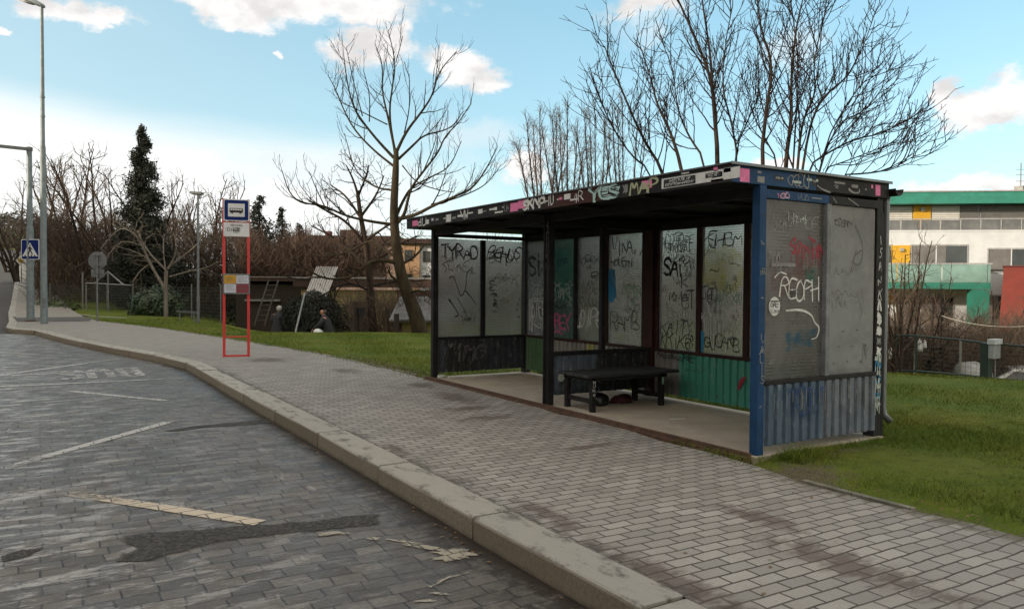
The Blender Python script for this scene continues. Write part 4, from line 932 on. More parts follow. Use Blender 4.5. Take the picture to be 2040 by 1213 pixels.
b.build('walking_figure',M['bk'],tr)
b=MB();b.box(-.16,.16,.021,.06,-.04,.04);b.build('bracket',M['galv'],xs_)
# round sign seen from the back
pR=G(194,640);rs=thing('round_road_sign','grey back of a round road sign with small plate below it','road sign',pR,-YAW+.1);DR=(pR-CAMP).dot(FW)
zR=lambda py:A(194,py,DR).z-pR.z
b=MB();b.tube([(0,0,-.1),(0,0,zR(510))],.035,8);b.build('post',M['galv'],rs)
c=zR(519);b=MB();b.prism([(.34*math.cos(k*.2618),c+.34*math.sin(k*.2618)) for k in range(24)],fn,.05,.07);b.build('disc',M['galv'],rs)
b=MB();b.tube([(.345*math.cos(k*.2618),.055,c+.345*math.sin(k*.2618)) for k in range(25)],.014,5);b.build('rim',M['poled'],rs)
c2=zR(544);plate('plate',M['galv'],rrect(-.25,.25,c2-.16,c2+.16,.04),.07,.05,rs)
for zz in (c+.2,c-.2,c2):
    b=MB();b.box(-.1,.1,-.05,.049,zz-.02,zz+.02);b.build('clamp',M['poled'],rs)
# priority road sign, far
DD=62;pd=A(43,590,DD);pd.z=tz(pd.x,pd.y);ds=thing('priority_road_sign','small yellow diamond road sign far up the verge','road sign',pd,-YAW)
c=A(40,519,DD).z-pd.z
b=MB();b.tube([(0,0,-.2),(0,0,c+.3)],.04,6);b.build('post',M['poled'],ds)
plate('plate',M['wht'],[(-.42,c),(0,c-.42),(.42,c),(0,c+.42)],-.05,-.07,ds);plate('yellow_centre',pm('sign_yellow',(.45,.28,.02)),[(-.27,c),(0,c-.27),(.27,c),(0,c+.27)],-.071,-.078,ds)
# small lamp post on the grass
pS=G(395,645);sl=thing('lamp_post','slender garden lamp post with flat head standing on the grass','street lamp',pS);DS=(pS-CAMP).dot(FW)
hs=A(397,388,DS).z
b=MB();b.tube([(0,0,-.1),(0,0,1),(0,0,1.01),(0,0,hs)],[.06,.06,.05,.04],8);b.build('pole',M['galv'],sl)
b=MB();b.box(-.28,.18,-.12,.12,0,.09);b.box(-.22,.12,-.09,.09,-.03,-.001);hh=b.build('lamp_head',M['poled'],sl,bevel=.03);hh.location=(0,0,hs);hh.rotation_euler=(0,.08,-YAW)
# low white rail
a=G(352,627)+V((0,0,.12));c=A(393,630,DS+1);c.z=.35;a=A(352,626,DS+2);a.z=.38
lr=thing('low_rail','low pale rail beside the slender lamp post','barrier',(a.x,a.y,tz(a.x,a.y)))
b=MB();b.bar((0,0,.4),(c.x-a.x,c.y-a.y,.38),.05,.07);b.build('rail',M['galv'],lr)
b=MB();b.bar((.15*(c.x-a.x),.15*(c.y-a.y),-.1),(.15*(c.x-a.x),.15*(c.y-a.y),.36),.05,.05);b.build('post',M['poled'],lr)
b=MB();b.bar((.85*(c.x-a.x),.85*(c.y-a.y),-.1),(.85*(c.x-a.x),.85*(c.y-a.y),.36),.05,.05);b.build('post',M['poled'],lr)
# garden gate with gabled frame
DGt=40
g0=A(172,626,DGt);g1=A(265,632,DGt-1.5);z0=0.
gt_=thing('garden_gate','wire garden gate frame with a small gable on top','gate',(g0.x,g0.y,tz(g0.x,g0.y)))
d=V((g1.x-g0.x,g1.y-g0.y,0));zt=A(172,567,DGt).z;za=A(216,545,DGt).z
M['galvl']=pm('pale_steel_tube',(.24,.24,.23),(.16,.16,.155),6,.5,.3)
for nme,pts in (('post',[(0,0,-.2),(0,0,zt)]),('post',[d+V((0,0,-.2)),d+V((0,0,zt))]),('post',[d*.48+V((0,0,-.2)),d*.48+V((0,0,za))]),('top_bar',[(0,0,zt),d+V((0,0,zt-.1))]),('gable_bar',[d*.2+V((0,0,zt)),d*.48+V((0,0,za))]),('gable_bar',[d*.48+V((0,0,za)),d*.82+V((0,0,zt-.1))])):
    b=MB();b.tube(pts,.035,6);b.build(nme,M['galvl'],gt_)
def wire_panel(p,q,h,step,mat,parent,r=.004,z0=0.,name='wire_mesh'):
    p=V(p);q=V(q);L=(q-p).length;b=MB();n=int(L/step)
    for i in range(n+1):
        a=p+(q-p)*i/n;b.tube([a+V((0,0,z0)),a+V((0,0,z0+h))],r,3,False)
    for k in range(int(h/step)+1):b.tube([p+V((0,0,z0+k*step)),q+V((0,0,z0+k*step))],r,3,False)
    return b.build(name,mat,parent)
M['wire']=pm('dark_wire',(.05,.055,.05),rough=.6)
wire_panel((0,0,.1),d+V((0,0,.1)),zt-.15,.12,M['wire'],gt_)
# left garden fence along the plots
fp=[A(100,628,44),A(165,624,42),A(265,632,39),A(330,640,37),A(440,655,33)]
fp=[(p.x,p.y) for p in fp]
fl=thing('garden_fence','dark wire garden fence with thin posts along the hedge','fence',(fp[0][0],fp[0][1],0))
for (a,c) in zip(fp,fp[1:]):
    a=V((a[0]-fp[0][0],a[1]-fp[0][1],0));c=V((c[0]-fp[0][0],c[1]-fp[0][1],0));n=max(1,round((c-a).length/2.4))
    wire_panel(a,c,1.35,.15,M['wire'],fl,.006)
    for k in range(n+1 if a.length<.1 else n):
        q=a+(c-a)*((k if a.length<.1 else k+1)/n);b=MB();b.tube([q+V((0,0,-.3)),q+V((0,0,1.5))],.03,6);b.build('post',M['poled'],fl)
# thin pole seen at left of the gate
pp=A(165,622,41);b=MB();b.tube([(0,0,-.2),(0,0,2.0)],.045,6);o=b.build('fence_post',M['galvl']);o.location=(pp.x,pp.y,tz(pp.x,pp.y));tag(o,'single pale post standing left of the garden gate','post')
# ================================================================ PLOTS BEYOND THE LAWN
def at(px,py,D):return A(px,py,D)
def bld_root(name,label,cat,px,py,D,rz=-YAW):
    p=A(px,py,D);return thing(name,label,cat,(p.x,p.y,p.z),rz),D/F
def rect(b,k,x0,y0,x1,y1,d0,d1,ox,oy):
    """photo-pixel rectangle measured from (ox,oy) turned into metres in the root's own frame"""
    b.box((x0-ox)*k,(x1-ox)*k,d0,d1,-(y1-oy)*k,-(y0-oy)*k)
M['yel']=pm('ochre_render',(.42,.33,.16),(.32,.25,.12),2.5,.9,c3=(.24,.19,.12));M['brick']=pm('old_red_brick',(.14,.045,.035),(.09,.035,.03),7,.9)
M['dkwood']=pm('dark_boards',(.035,.022,.016),(.02,.014,.011),5,.85,stretch=(6,6,.6));M['felt']=pm('brown_roof_felt',(.055,.030,.022),(.035,.02,.016),4,.9)
rt,k=bld_root('garden_shed','ochre rendered garden shed with brown flat roof and brick end','shed',640,575,33)
b=MB();rect(b,k,600,578,790,720,0,3.0,640,575);b.build('wall',M['yel'],rt)
b=MB();rect(b,k,791,578,880,720,.05,3.0,640,575);b.build('brick_wall',M['brick'],rt)
b=MB();rect(b,k,590,556,890,572,-.5,3.4,640,575);b.build('roof',M['felt'],rt,bevel=.02)
b=MB();rect(b,k,590,552,890,555,-.55,-.45,640,575);b.build('eaves_trim',M['galvl'],rt)
b=MB();rect(b,k,700,600,738,720,-.06,-.005,640,575);b.build('door',M['dkwood'],rt)
b=MB();rect(b,k,800,588,850,612,-.02,.045,640,575);b.build('window',pm('dull_glass',(.03,.03,.035),rough=.2),rt)
rt,k=bld_root('garden_shed','low shed with corrugated roof and yellow wall behind the leaning tree','shed',800,640,26)
b=MB();rect(b,k,800,642,905,720,.2,2.2,800,640);b.build('wall',pm('yellow_boards',(.30,.26,.09),(.2,.17,.07),3,.9),rt)
b=MB();rect(b,k,778,637,905,641,-.1,-.02,800,640);b.build('fascia_board',M['galvl'],rt)
b=MB()
n=40
for i in range(n):
    x0=(776-800)*k+i*(130*k)/n;x1=x0+130*k/n;zz=.02 if i%2 else 0
    b.hexa([(x0,-.15,.03+zz),(x1,-.15,.03+zz),(x1,2.4,.78+zz),(x0,2.4,.78+zz),(x0,-.15,.045+zz),(x1,-.15,.045+zz),(x1,2.4,.795+zz),(x0,2.4,.795+zz)])
b.build('roof',pm('grey_corrugated_roof',(.16,.16,.16),(.09,.09,.09),4,.7),rt)
rt,k=bld_root('wooden_shed','long dark wooden shed behind the ladder','shed',520,560,37)
b=MB();rect(b,k,470,566,640,720,0,3,520,560);b.build('wall',M['dkwood'],rt)
b=MB();rect(b,k,462,553,645,560,-.4,3.3,520,560);b.build('roof',M['felt'],rt)
b=MB();rect(b,k,462,551,640,553,-.45,-.41,520,560);b.build('eaves_trim',pm('lichen_edge',(.22,.2,.17)),rt)
b=MB();rect(b,k,490,596,560,600,-.2,-.02,520,560);b.build('ledge',M['galvl'],rt)
# silver sheet
p=A(612,585,31);sh=thing('corrugated_sheet','ribbed silvery sheet leaning upright above the dark bush','metal sheet',p,-YAW)
b=MB();n=18;k=31/F;w=44*k;H_=55*k
for i in range(n):
    t0,t1=i/n,(i+1)/n;zz=.03*(i%2);b.hexa([(t0*w-.15,zz,-.2),(t1*w-.15,zz,-.2),(t1*w-.15,.012+zz,-.2),(t0*w-.15,.012+zz,-.2),(t0*w+.25,.5+zz,H_),(t1*w+.22,.5+zz,H_-.05*(t0>.7)),(t1*w+.22,.512+zz,H_),(t0*w+.25,.512+zz,H_)])
b.build('sheet',pm('silver_sheet',(.50,.50,.50),(.34,.34,.34),5,.35,.3,stretch=(6,1,1)),sh);b=MB();b.bar((.0,.55,-1.6),(.3,.62,H_),.06,.06);b.bar((w-.1,.55,-1.6),(w+.2,.62,H_-.1),.06,.06);b.build('prop',M['dkwood'],sh)
# ladder
M['grwood']=pm('grey_old_wood',(.10,.085,.07),(.05,.045,.038),9,.9)
p0=A(517,648,34);p1=A(545,558,34.8);ld=thing('ladder','weathered wooden ladder leaning against the dark shed','ladder',p0)
dv=p1-p0;r=V(RT)*.22;b=MB();b.bar(-r,dv-r,.04,.055);b.build('rail',M['grwood'],ld);b=MB();b.bar(r,dv+r,.04,.055);b.build('rail',M['grwood'],ld)
for i in range(1,9):
    b=MB();c=dv*(i/9.);b.bar(c-r,c+r,.03,.03);b.build('rung',M['grwood'],ld)
# leaning pole
p0=A(583,668,25.5);p1=A(607,584,27.5);b=MB();b.tube([(0,0,-.3),tuple(p1-p0)],[.035,.03],6);o=b.build('leaning_pole',M['galvl']);o.location=p0;tag(o,'thin pale pole leaning on the dark bush','pole')
# rough posts in front of the sheds
for i,(px,py,pt,D,lb) in enumerate([(708,665,602,26,'weathered post just left of the dark tree trunk'),(718,665,628,26,'short thick post with a dark box beside the dark tree trunk'),(773,665,614,26,'thin post right of the dark tree trunk'),(790,665,625,25.5,'stout post at the corner of the low shed')]):
    a=A(px,py,D);c=A(px,pt,D);b=MB();b.bar((0,0,-.8),(0,0,c.z-a.z),.14 if i!=2 else .07,.12 if i!=2 else .07);o=b.build('fence_post',M['dkwood']);o.location=a;tag(o,lb,'post')
    if i==1:
        b=MB();b.box(-.11,.11,-.11,.11,0,.26);q=b.build('box',M['blk'],None);q.parent=o;q.location=(0,0,c.z-a.z)
# ================================================================ DISTANT AND RIGHT-HAND BUILDINGS
M['rend']=pm('white_render',(.60,.62,.64),(.53,.545,.565),1.2,.85);M['grn']=pm('green_panel',(.030,.22,.165),(.025,.175,.13),2,.5)
M['amber']=pm('amber_panel',(.62,.34,.02),(.55,.30,.02),2,.6);M['redw']=pm('red_render',(.17,.024,.015),(.13,.02,.013),1.2,.8);M['glassd']=pm('dark_window_glass',(.06,.065,.065),(.035,.04,.04),.7,.12,spec=.6)
M['blindw']=pm('white_blind',(.66,.65,.61),(.58,.57,.54),3,.7);M['blindg']=pm('grey_blind',(.16,.155,.15),(.13,.125,.12),3,.6);M['alu']=pm('aluminium_frame',(.36,.36,.36),rough=.4)
M['balg']=pm('frosted_green_glass',(.22,.36,.32),(.17,.29,.26),1.5,.25);M['railg']=pm('smoked_glass',(.17,.17,.17),(.11,.11,.11),1.5,.2)
OX,OY,DB=1770,577,41.;p=A(OX,OY,DB)
ap=thing('apartment_building','white apartment building with green roof edge and amber panels','building',p,-YAW-math.radians(7.5));k=DB/F
def ab(name,mat,x0,y0,x1,y1,d0,d1,parent=None,bevel=0):
    b=MB();rect(b,k,x0,y0,x1,y1,d0,d1,OX,OY);o=b.build(name,mat,parent or ap,bevel=bevel);return o
ab('wall',M['rend'],1560,462,2034,760,0,9);ab('upper_wall',M['rend'],1560,407,2150,461,1.2,9)
ab('roof',M['grn'],1540,392,2160,406,.2,9.4);ab('roof_upstand',M['grn'],1536,381,2165,391,.8,9.6);ab('roof_trim',M['alu'],1535,378,2166,380.5,.75,9.7)
ab('terrace_floor',M['rend'],1560,459,2034,461.9,-.02,1.19)
ab('wall_return',M['blindg'],2035,470,2150,760,.4,9)
def blind(x0,y0,x1,y1,mat,d=1.19,n=14):
    f=ab('window',M['alu'],x0-1,y0-1,x1+1,y1+1,d-.03,d);b=MB()
    for i in range(n):
        ya=y0+(y1-y0)*i/n;yb=ya+(y1-y0)/n*.78;rect(b,k,x0,ya,x1,yb,d-.09,d-.04,OX,OY)
    b.build('blind',mat,f)
for x0,x1,m in ((1640,1700,'blindg'),(1702,1768,'blindw'),(1771,1827,'blindw'),(1864,1917,'blindw'),(1920,1953,'blindg'),(1957,2060,'blindg'),(2064,2140,'blindg')):blind(x0,408,x1,458,M[m])
pa=ab('amber_panel',M['amber'],1829,407,1862,459,1.05,1.185);ab('wall_lamp',M['alu'],1841,411,1848,418,.9,1.049,pa)
for i,x in enumerate(range(1570,2034,37)):
    ab('balustrade_glass',M['railg'],x+1,439,x+35,459,.02,.04);ab('balustrade_post',M['alu'],x-1,437,x+.5,459,.0,.05)
ab('balustrade_rail',M['alu'],1560,436,2036,438,-.01,.06)
def win(x0,y0,x1,y1,mulls=(),d=0):
    f=ab('window',M['alu'],x0-2,y0-3,x1+2,y1+2,-.05+d,.01+d);ab('pane',M['glassd'],x0,y0,x1,y1,-.06+d,-.051+d,f)
    for q in mulls:ab('frame_bar',M['rend'],q-1,y0,q+1,y1,-.08+d,-.061+d,f)
    ab('roller_blind',M['blindg'],x0+1,y0+.5,x0+(x1-x0)*.62,y1-4,-.075+d,-.062+d,f)
pb=ab('amber_panel',M['amber'],1773,489,1809,575,-.07,-.001);ab('wall_lamp',M['alu'],1789,495,1795,501,-.2,-.071,pb)
win(1812,490,1914,527,(1857,));win(1954,497,2019,540,(1995,));win(1640,490,1772,527,(1700,));win(1944,588,1990,632);win(1600,590,1690,640,(1640,));win(1786,592,1890,640,(1830,))
ab('balcony_slab',M['grn'],1600,563,1926,575,-2.0,-.001);ab('balcony_pillar',M['grn'],1894,576,1925,700,-1.95,-1.4)
for i,x in enumerate((1600,1680,1760,1840)):ab('balcony_glass',M['balg'],x+1,529,x+79,562,-2.0,-1.97)
ab('balcony_glass',M['balg'],1921,529,1926,562,-1.96,-.1);ab('balcony_rail',M['alu'],1600,526,1928,528.5,-2.02,-1.95)
ab('amber_panel',M['amber'],1600,576,1782,605,-.08,-.02)
# red wing
p=A(1988,577,34);rw=thing('red_building_wing','dark red rendered block at the right edge in front of the white flats','building',p,-YAW-math.radians(33));k2=34/F
b=MB();b.hexa([((x-1988)*k2,d_,-(y-577)*k2) for x,y,d_ in ((1984,790,0),(2200,790,0),(2200,790,7),(1984,790,7),(1997,532,0),(2200,532,0),(2200,532,7),(1997,532,7))]);b.build('wall',M['redw'],rw)
b=MB();rect(b,k2,1995,529,2200,531.5,-.06,7.05,1988,577);b.build('coping',pm('dark_coping',(.09,.02,.018)),rw)
b=MB();rect(b,k2,2070,600,2120,640,-.03,-.005,1988,577);b.build('window',M['glassd'],rw)
# roof mast
p=A(2033,378,46);ms=thing('roof_antenna','thin lattice antenna mast on the green roof','antenna',p)
b=MB();b.tube([(0,0,-.4),(0,0,1.6)],.03,5);b.build('mast',M['poled'],ms);b=MB()
for z in (.5,.9,1.2):b.tube([(-.3*RT.x,-.3*RT.y,z),(.3*RT.x,.3*RT.y,z)],.015,4)
b.build('crossarm',M['poled'],ms);b=MB();b.box(-.25,.25,-.25,.25,-.35,.2);b.build('cabinet',M['galvl'],ms)
# far centre buildings
rt,k3=bld_root('distant_house','distant low house with dark red roof behind the brown thicket','house',690,500,75)
b=MB();rect(b,k3,605,485,790,640,0,8,690,500);b.build('wall',pm('dull_plaster',(.24,.17,.13),(.18,.12,.10),1,.9),rt)
b=MB();rect(b,k3,600,470,795,486,-.5,8.4,690,500);rf=b.build('roof',M['felt'],rt)
b=MB();rect(b,k3,638,458,648,470,2,3,690,500);b.build('chimney',M['brick'],rf);b=MB();rect(b,k3,668,455,700,470,2,4,690,500);b.build('dormer',M['felt'],rf)
for x in (620,650,690,730,760):
    b=MB();rect(b,k3,x,500,x+14,522,-.05,-.005,690,500);b.build('window',M['glassd'],rt)
rt,k3=bld_root('distant_house','orange and white house glimpsed left of the shelter behind branches','house',830,510,60)
b=MB();rect(b,k3,795,484,836,640,0,8,830,510);b.build('orange_wall',pm('orange_render',(.40,.25,.15),(.34,.21,.12),1,.9),rt)
b=MB();rect(b,k3,836.2,486,905,640,.3,8,830,510);b.build('white_wall',M['rend'],rt)
b=MB();rect(b,k3,790,476,910,485.5,-.4,8.4,830,510);b.build('roof',M['felt'],rt)
for x0,x1,y0,y1 in ((842,856,500,522),(866,882,500,522),(806,822,498,520),(842,856,548,566),(806,822,546,566)):
    b=MB();rect(b,k3,x0,y0,x1,y1,.24 if x0>836 else -.06,.295 if x0>836 else -.005,830,510);b.build('window',M['glassd'],rt)
# ================================================================ RIGHT FENCE, CARS, CLUTTER
fr=[A(1786,668,20),A(1826,669,19),A(1914,677,18.2),A(1968,684,17.6),A(2075,692,16.6)]
fb_=[A(1786,738,20),A(1826,739,19),A(1914,746,18.2),A(1968,753,17.6),A(2075,764,16.6)]
f0=V((fr[0].x,fr[0].y,fb_[0].z))
rf_=thing('wire_fence','dark wire fence with steel rails behind the grass rise on the right','fence',f0)
M['fgrn']=pm('dark_green_post',(.012,.03,.024),(.01,.022,.018),4,.5)
for i,(a,c) in enumerate(zip(fr,fb_)):
    if i==3:continue
    b=MB();b.tube([tuple(V((a.x,a.y,c.z-.6))-f0),tuple(a-f0)],.03,6);b.build('post',M['galvl'] if i==2 else M['fgrn'],rf_)
for (a,c) in zip(fr,fr[1:]):
    b=MB();b.tube([tuple(a-f0),tuple(c-f0)],.028,6);b.build('top_rail',M['fgrn'],rf_)
for i in range(4):
    b=MB();a,c=fb_[i],fb_[i+1];b.tube([tuple(V((fr[i].x,fr[i].y,a.z))-f0),tuple(V((fr[i+1].x,fr[i+1].y,c.z))-f0)],.03,6);b.build('bottom_rail',M['fgrn'],rf_)
    b=MB();a0,a1=fr[i]-f0,fr[i+1]-f0;hgt=fr[i].z-fb_[i].z;n=int((a1-a0).length/.12)
    for q in range(n+1):
        t=a0+(a1-a0)*q/n;b.tube([t,t-V((0,0,hgt))],.0035,3,False)
    for q in range(1,8):b.tube([a0-V((0,0,hgt*q/8)),a1-V((0,0,hgt*q/8))],.0035,3,False)
    b.build('wire_mesh',M['wire'],rf_)
a=A(1964,760,17.4);mp=thing('meter_post','thick dark green post carrying a grey meter box','post',a)
b=MB();hz=A(1964,683,17.4).z-a.z;b.box(-.09,.09,-.09,.09,-.5,hz);b.build('post',M['fgrn'],mp)
b=MB();b.box(-.13,.17,-.22,-.1,hz-.34,hz-.02);b.build('meter_box',pm('grey_plastic',(.25,.27,.28),(.2,.22,.23)),mp,bevel=.01).rotation_euler=(0,0,0)
b=MB();b.box(-.15,.19,-.25,-.08,hz-.018,hz+.10);b.build('box_lid',pm('pale_plastic',(.45,.48,.50)),mp,bevel=.01)
b=MB();b.tube([(.1,-.14,-.3),(.1,-.14,hz-.5),(.1,-.13,hz-.34)],.02,6);b.build('conduit',M['galvl'],mp)
# white car, only its front half shows
def car(label,loc,rz,col):
    r=thing('parked_car',label,'car',loc,rz)
    prof=[(-2.0,.35),(-2.02,.62),(-1.9,.82),(-1.0,.95),(-.35,1.38),(.35,1.46),(1.1,1.38),(1.75,1.0),(2.0,.9),(2.02,.4),(1.6,.3),(-1.6,.28)]
    b=MB();n=len(prof);ws=[(-.86,0),(-.80,0),(.80,0),(.86,0)]
    def wid(z):return .84 if z<.95 else .84-(z-.95)*.36
    vs=[];ys=[-1,-.94,.94,1]
    for q in ys:
        for x,z in prof:vs.append((x*(1 if abs(q)<.99 else .985),q*wid(z),z if abs(q)<.99 else (z-.03 if z>.5 else z)))
    fs=[tuple(range(n)),tuple(range(4*n-1,3*n-1,-1))]+[(j*n+i,(j+1)*n+i,(j+1)*n+(i+1)%n,j*n+(i+1)%n) for j in range(3) for i in range(n)]
    b.add(vs,fs);b.build('body',col,r,bevel=.03)
    gl=M['glassd']
    b=MB();b.hexa([(-.96,-.66,.99),(-.96,.66,.99),(-.40,.58,1.37),(-.40,-.58,1.37),(-.99,-.66,1.0),(-.99,.66,1.0),(-.43,.58,1.385),(-.43,-.58,1.385)]);b.build('windscreen',gl,r)
    for s_ in (-1,1):
        b=MB();b.hexa([(-.75,s_*.80,.98),(1.45,s_*.80,.98),(1.05,s_*.69,1.33),(-.3,s_*.69,1.33),(-.75,s_*.835,.98),(1.45,s_*.835,.98),(1.05,s_*.715,1.33),(-.3,s_*.715,1.33)]);b.build('side_window',gl,r)
        b=MB();b.box(-1.95,-1.75,s_*.45-.16,s_*.45+.16,.64,.78);b.build('headlight',M['alu'],r,bevel=.02)
        b=MB();b.box(-.62,-.5,s_*.84 if s_>0 else -1.0,1.0 if s_>0 else -.84,1.0,1.13);b.build('wing_mirror',M['bk'],r,bevel=.02)
        for x in (-1.25,1.25):
            b=MB();b.tube([(x,s_*.70,.31),(x,s_*.87,.31)],.31,18);w=b.build('wheel',M['bk'],r);b=MB();b.tube([(x,s_*.871,.31),(x,s_*.885,.31)],.19,14);b.build('rim',M['alu'],w)
    b=MB();b.box(-2.05,-2.0,-.5,.5,.42,.58);b.build('grille',M['bk'],r);b=MB();b.box(-2.07,-2.055,-.26,.26,.36,.47);b.build('number_plate',M['wht'],r)
    return r
pc=A(2038,757,23);car('white parked car half hidden beyond the grass rise at right edge',(pc.x,pc.y,A(2042,728,23).z-1.46),-YAW-.45,pm('white_car_paint',(.80,.80,.81),(.76,.76,.77),3,.25))
# covered motorbike: folded grey tarpaulin
pt=A(1934,757,22);o=lump('covered_motorbike','motorbike under a pale grey cover behind the wire fence','motorbike',(pt.x,pt.y,A(1934,765,22).z),.48,.7,.62,pm('grey_tarp',(.30,.31,.31),(.22,.23,.23),6,.7,bump=.6,bscale=9),9,28,14,.10)
o.rotation_euler=(0,0,-YAW)
# dark garden store and white sacks
rt,k4=bld_root('garden_store','reddish brown board store with white corner posts behind the fence','shed',1810,700,21.5)
b=MB();rect(b,k4,1793,677,1819,760,0,1.2,1810,700);b.build('wall',pm('red_brown_boards',(.05,.022,.02),(.035,.016,.014),4,.9,stretch=(5,5,.5)),rt)
b=MB();rect(b,k4,1788,672,1828,676.5,-.1,1.3,1810,700);b.build('roof',M['felt'],rt)
for x in (1790,1819.5):
    b=MB();rect(b,k4,x,677,x+3.5,760,-.08,-.01,1810,700);b.build('corner_post',pm('flaky_white_paint',(.45,.44,.42),(.2,.18,.16),9,.8),rt)
for i,(px,py,sx,lb) in enumerate([(1832,700,.09,'white sack hanging beside the dark store door'),(1775,715,.08,'white sack hanging nearest the shelter corner'),(1842,693,.06,'small white sack hanging right of the bigger one')]):
    pq=A(px,py,20.6);o=lump('hanging_sack',lb,'sack',tuple(pq),sx,sx*.8,.32 if i<2 else .2,pm('white_sack',(.5,.5,.5),(.35,.35,.36),7,.7),30+i,10,6,.15)
# slack cable
a=A(1876,629,19);c=A(2100,642,17);b=MB();b.tube([tuple((a+(c-a)*(i/12)-V((0,0,.5*4*(i/12)*(1-i/12)*.35)))-a) for i in range(13)],.008,5);o=b.build('slack_cable',pm('pale_rope',(.5,.48,.42)));o.location=a;tag(o,'pale slack cable slung across the shrubs to the right edge','cable')
# ================================================================ PEOPLE
def skin(name,nodes,edges,mat,parent,lvl=2):
    keys=list(nodes);me=bpy.data.meshes.new(name);me.from_pydata([nodes[k][0] for k in keys],[(keys.index(a),keys.index(b)) for a,b in edges],[]);me.materials.append(mat)
    o=bpy.data.objects.new(name,me);C.objects.link(o);o.parent=parent
    m=o.modifiers.new('skin','SKIN');m.use_smooth_shade=True
    if not me.skin_vertices:o.data.skin_vertices.new()
    sv=o.data.skin_vertices[0].data
    for i,k in enumerate(keys):
        r=nodes[k][1];sv[i].radius=(r,r) if not isinstance(r,tuple) else r
        sv[i].use_root=(i==0)
    s=o.modifiers.new('sub','SUBSURF');s.levels=lvl;s.render_levels=lvl
    return o
def hand(nodes,edges,wrist,tag_,d,side,up):
    """palm with five fingers hanging off a wrist node; d: finger direction, side: towards the thumb, up: back of hand"""
    w=V(nodes[wrist][0]);d=V(d).normalized();s=V(side).normalized();u=V(up).normalized()
    nodes[tag_+'palm']=(tuple(w+d*.06),(.034,.018));edges.append((wrist,tag_+'palm'))
    for i,(o,l) in enumerate(((.030,.072),(.010,.082),(-.010,.076),(-.030,.058))):
        a=w+d*.095+s*o;n=tag_+'f%d'%i
        nodes[n+'a']=(tuple(a),.009);nodes[n+'b']=(tuple(a+d*l*.5-u*.010),.0085);nodes[n+'c']=(tuple(a+d*l*.85-u*.030),.007)
        edges.extend([(tag_+'palm',n+'a'),(n+'a',n+'b'),(n+'b',n+'c')])
    a=w+d*.035+s*.040;nodes[tag_+'t1']=(tuple(a),.011);nodes[tag_+'t2']=(tuple(a+d*.035+s*.02-u*.012),.009);nodes[tag_+'t3']=(tuple(a+d*.062+s*.018-u*.024),.008)
    edges.extend([(tag_+'palm',tag_+'t1'),(tag_+'t1',tag_+'t2'),(tag_+'t2',tag_+'t3')])
M['skin']=pm('skin',(.42,.20,.14),(.38,.17,.12),8,.5);M['coat']=pm('dark_coat',(.026,.027,.034),(.018,.019,.024),6,.85);M['ghair']=pm('grey_hair',(.40,.39,.38),(.28,.27,.26),20,.7);M['jean']=pm('dark_trousers',(.012,.013,.018),(.018,.019,.025),6,.9)
def loft(b,secs,n=16):
    vs=[]
    for (x,y,z,rx,ry) in secs:
        for k in range(n):
            q=2*math.pi*k/n;vs.append((x+rx*math.cos(q),y+ry*math.sin(q),z))
    m=len(secs);b.add(vs,[(i*n+k,i*n+(k+1)%n,(i+1)*n+(k+1)%n,(i+1)*n+k) for i in range(m-1) for k in range(n)]+[tuple(range(n))[::-1],tuple((m-1)*n+k for k in range(n))])
def head(parent,c,yaw,hairmat,bald,lean=0):
    """face along local +y before yaw; returns nothing, builds face features as children"""
    pass
def body_nodes(j):
    return j
# -- person 1: standing, seen from behind, long dark coat
p=A(553,665,28.2);p.z=tz(p.x,p.y);top=A(553,611,28.2).z;hgt=max(1.55,min(1.8,top-p.z));p.z=top-hgt
S=hgt/1.72
def person(label,loc,rz):
    return thing('person',label,'person',loc,rz)
P1=person('person seen from behind in a long dark coat, grey hair, by the dark bush',p,-YAW-.25)
n={'pelvis':((0,0,.92),(.15,.11)),'belly':((0.01,.01,1.08),(.14,.10)),'chest':((.02,.03,1.30),(.155,.11)),'neck0':((.03,.05,1.46),.062),'neck1':((.035,.07,1.53),.055),'head0':((.04,.09,1.60),(.072,.085)),'head1':((.04,.09,1.70),(.06,.075)),
 'hipL':((-.09,0,.88),.09),'kneeL':((-.10,.03,.49),.062),'ankL':((-.10,-.01,.09),.042),'toeL':((-.11,.14,.035),.036),'hipR':((.09,0,.88),.09),'kneeR':((.10,.06,.49),.062),'ankR':((.10,.05,.09),.042),'toeR':((.11,.20,.035),.036),
 'shL':((-.19,.02,1.40),.06),'elL':((-.25,.0,1.12),.045),'wrL':((-.24,.10,.90),.03),'shR':((.22,.04,1.40),.06),'elR':((.28,.08,1.13),.045),'wrR':((.24,.22,.98),.03),'nose':((.04,.19,1.60),.012)}
e=[('pelvis','belly'),('belly','chest'),('chest','neck0'),('neck0','neck1'),('neck1','head0'),('head0','head1'),('head0','nose'),('pelvis','hipL'),('hipL','kneeL'),('kneeL','ankL'),('ankL','toeL'),('pelvis','hipR'),('hipR','kneeR'),('kneeR','ankR'),('ankR','toeR'),('chest','shL'),('shL','elL'),('elL','wrL'),('chest','shR'),('shR','elR'),('elR','wrR')]
hand(n,e,'wrL','L',(.05,.3,-1),(.3,1,.2),(-1,0,0));hand(n,e,'wrR','R',(-.1,.8,-.5),(-.4,.5,.8),(.8,0,.3))
for k in n:n[k]=(tuple(q*S for q in n[k][0]),tuple(q*S for q in n[k][1]) if isinstance(n[k][1],tuple) else n[k][1]*S)
skin('body',n,e,M['skin'],P1,1)
b=MB();loft(b,[(0,0,.42*S,.27,.21),(0,0,.55*S,.255,.19),(0,.0,.85*S,.225,.165),(.01,.01,1.08*S,.20,.15),(.02,.03,1.28*S,.215,.155),(.025,.04,1.40*S,.205,.13),(.03,.05,1.47*S,.12,.10),(.032,.06,1.52*S,.085,.085)]);
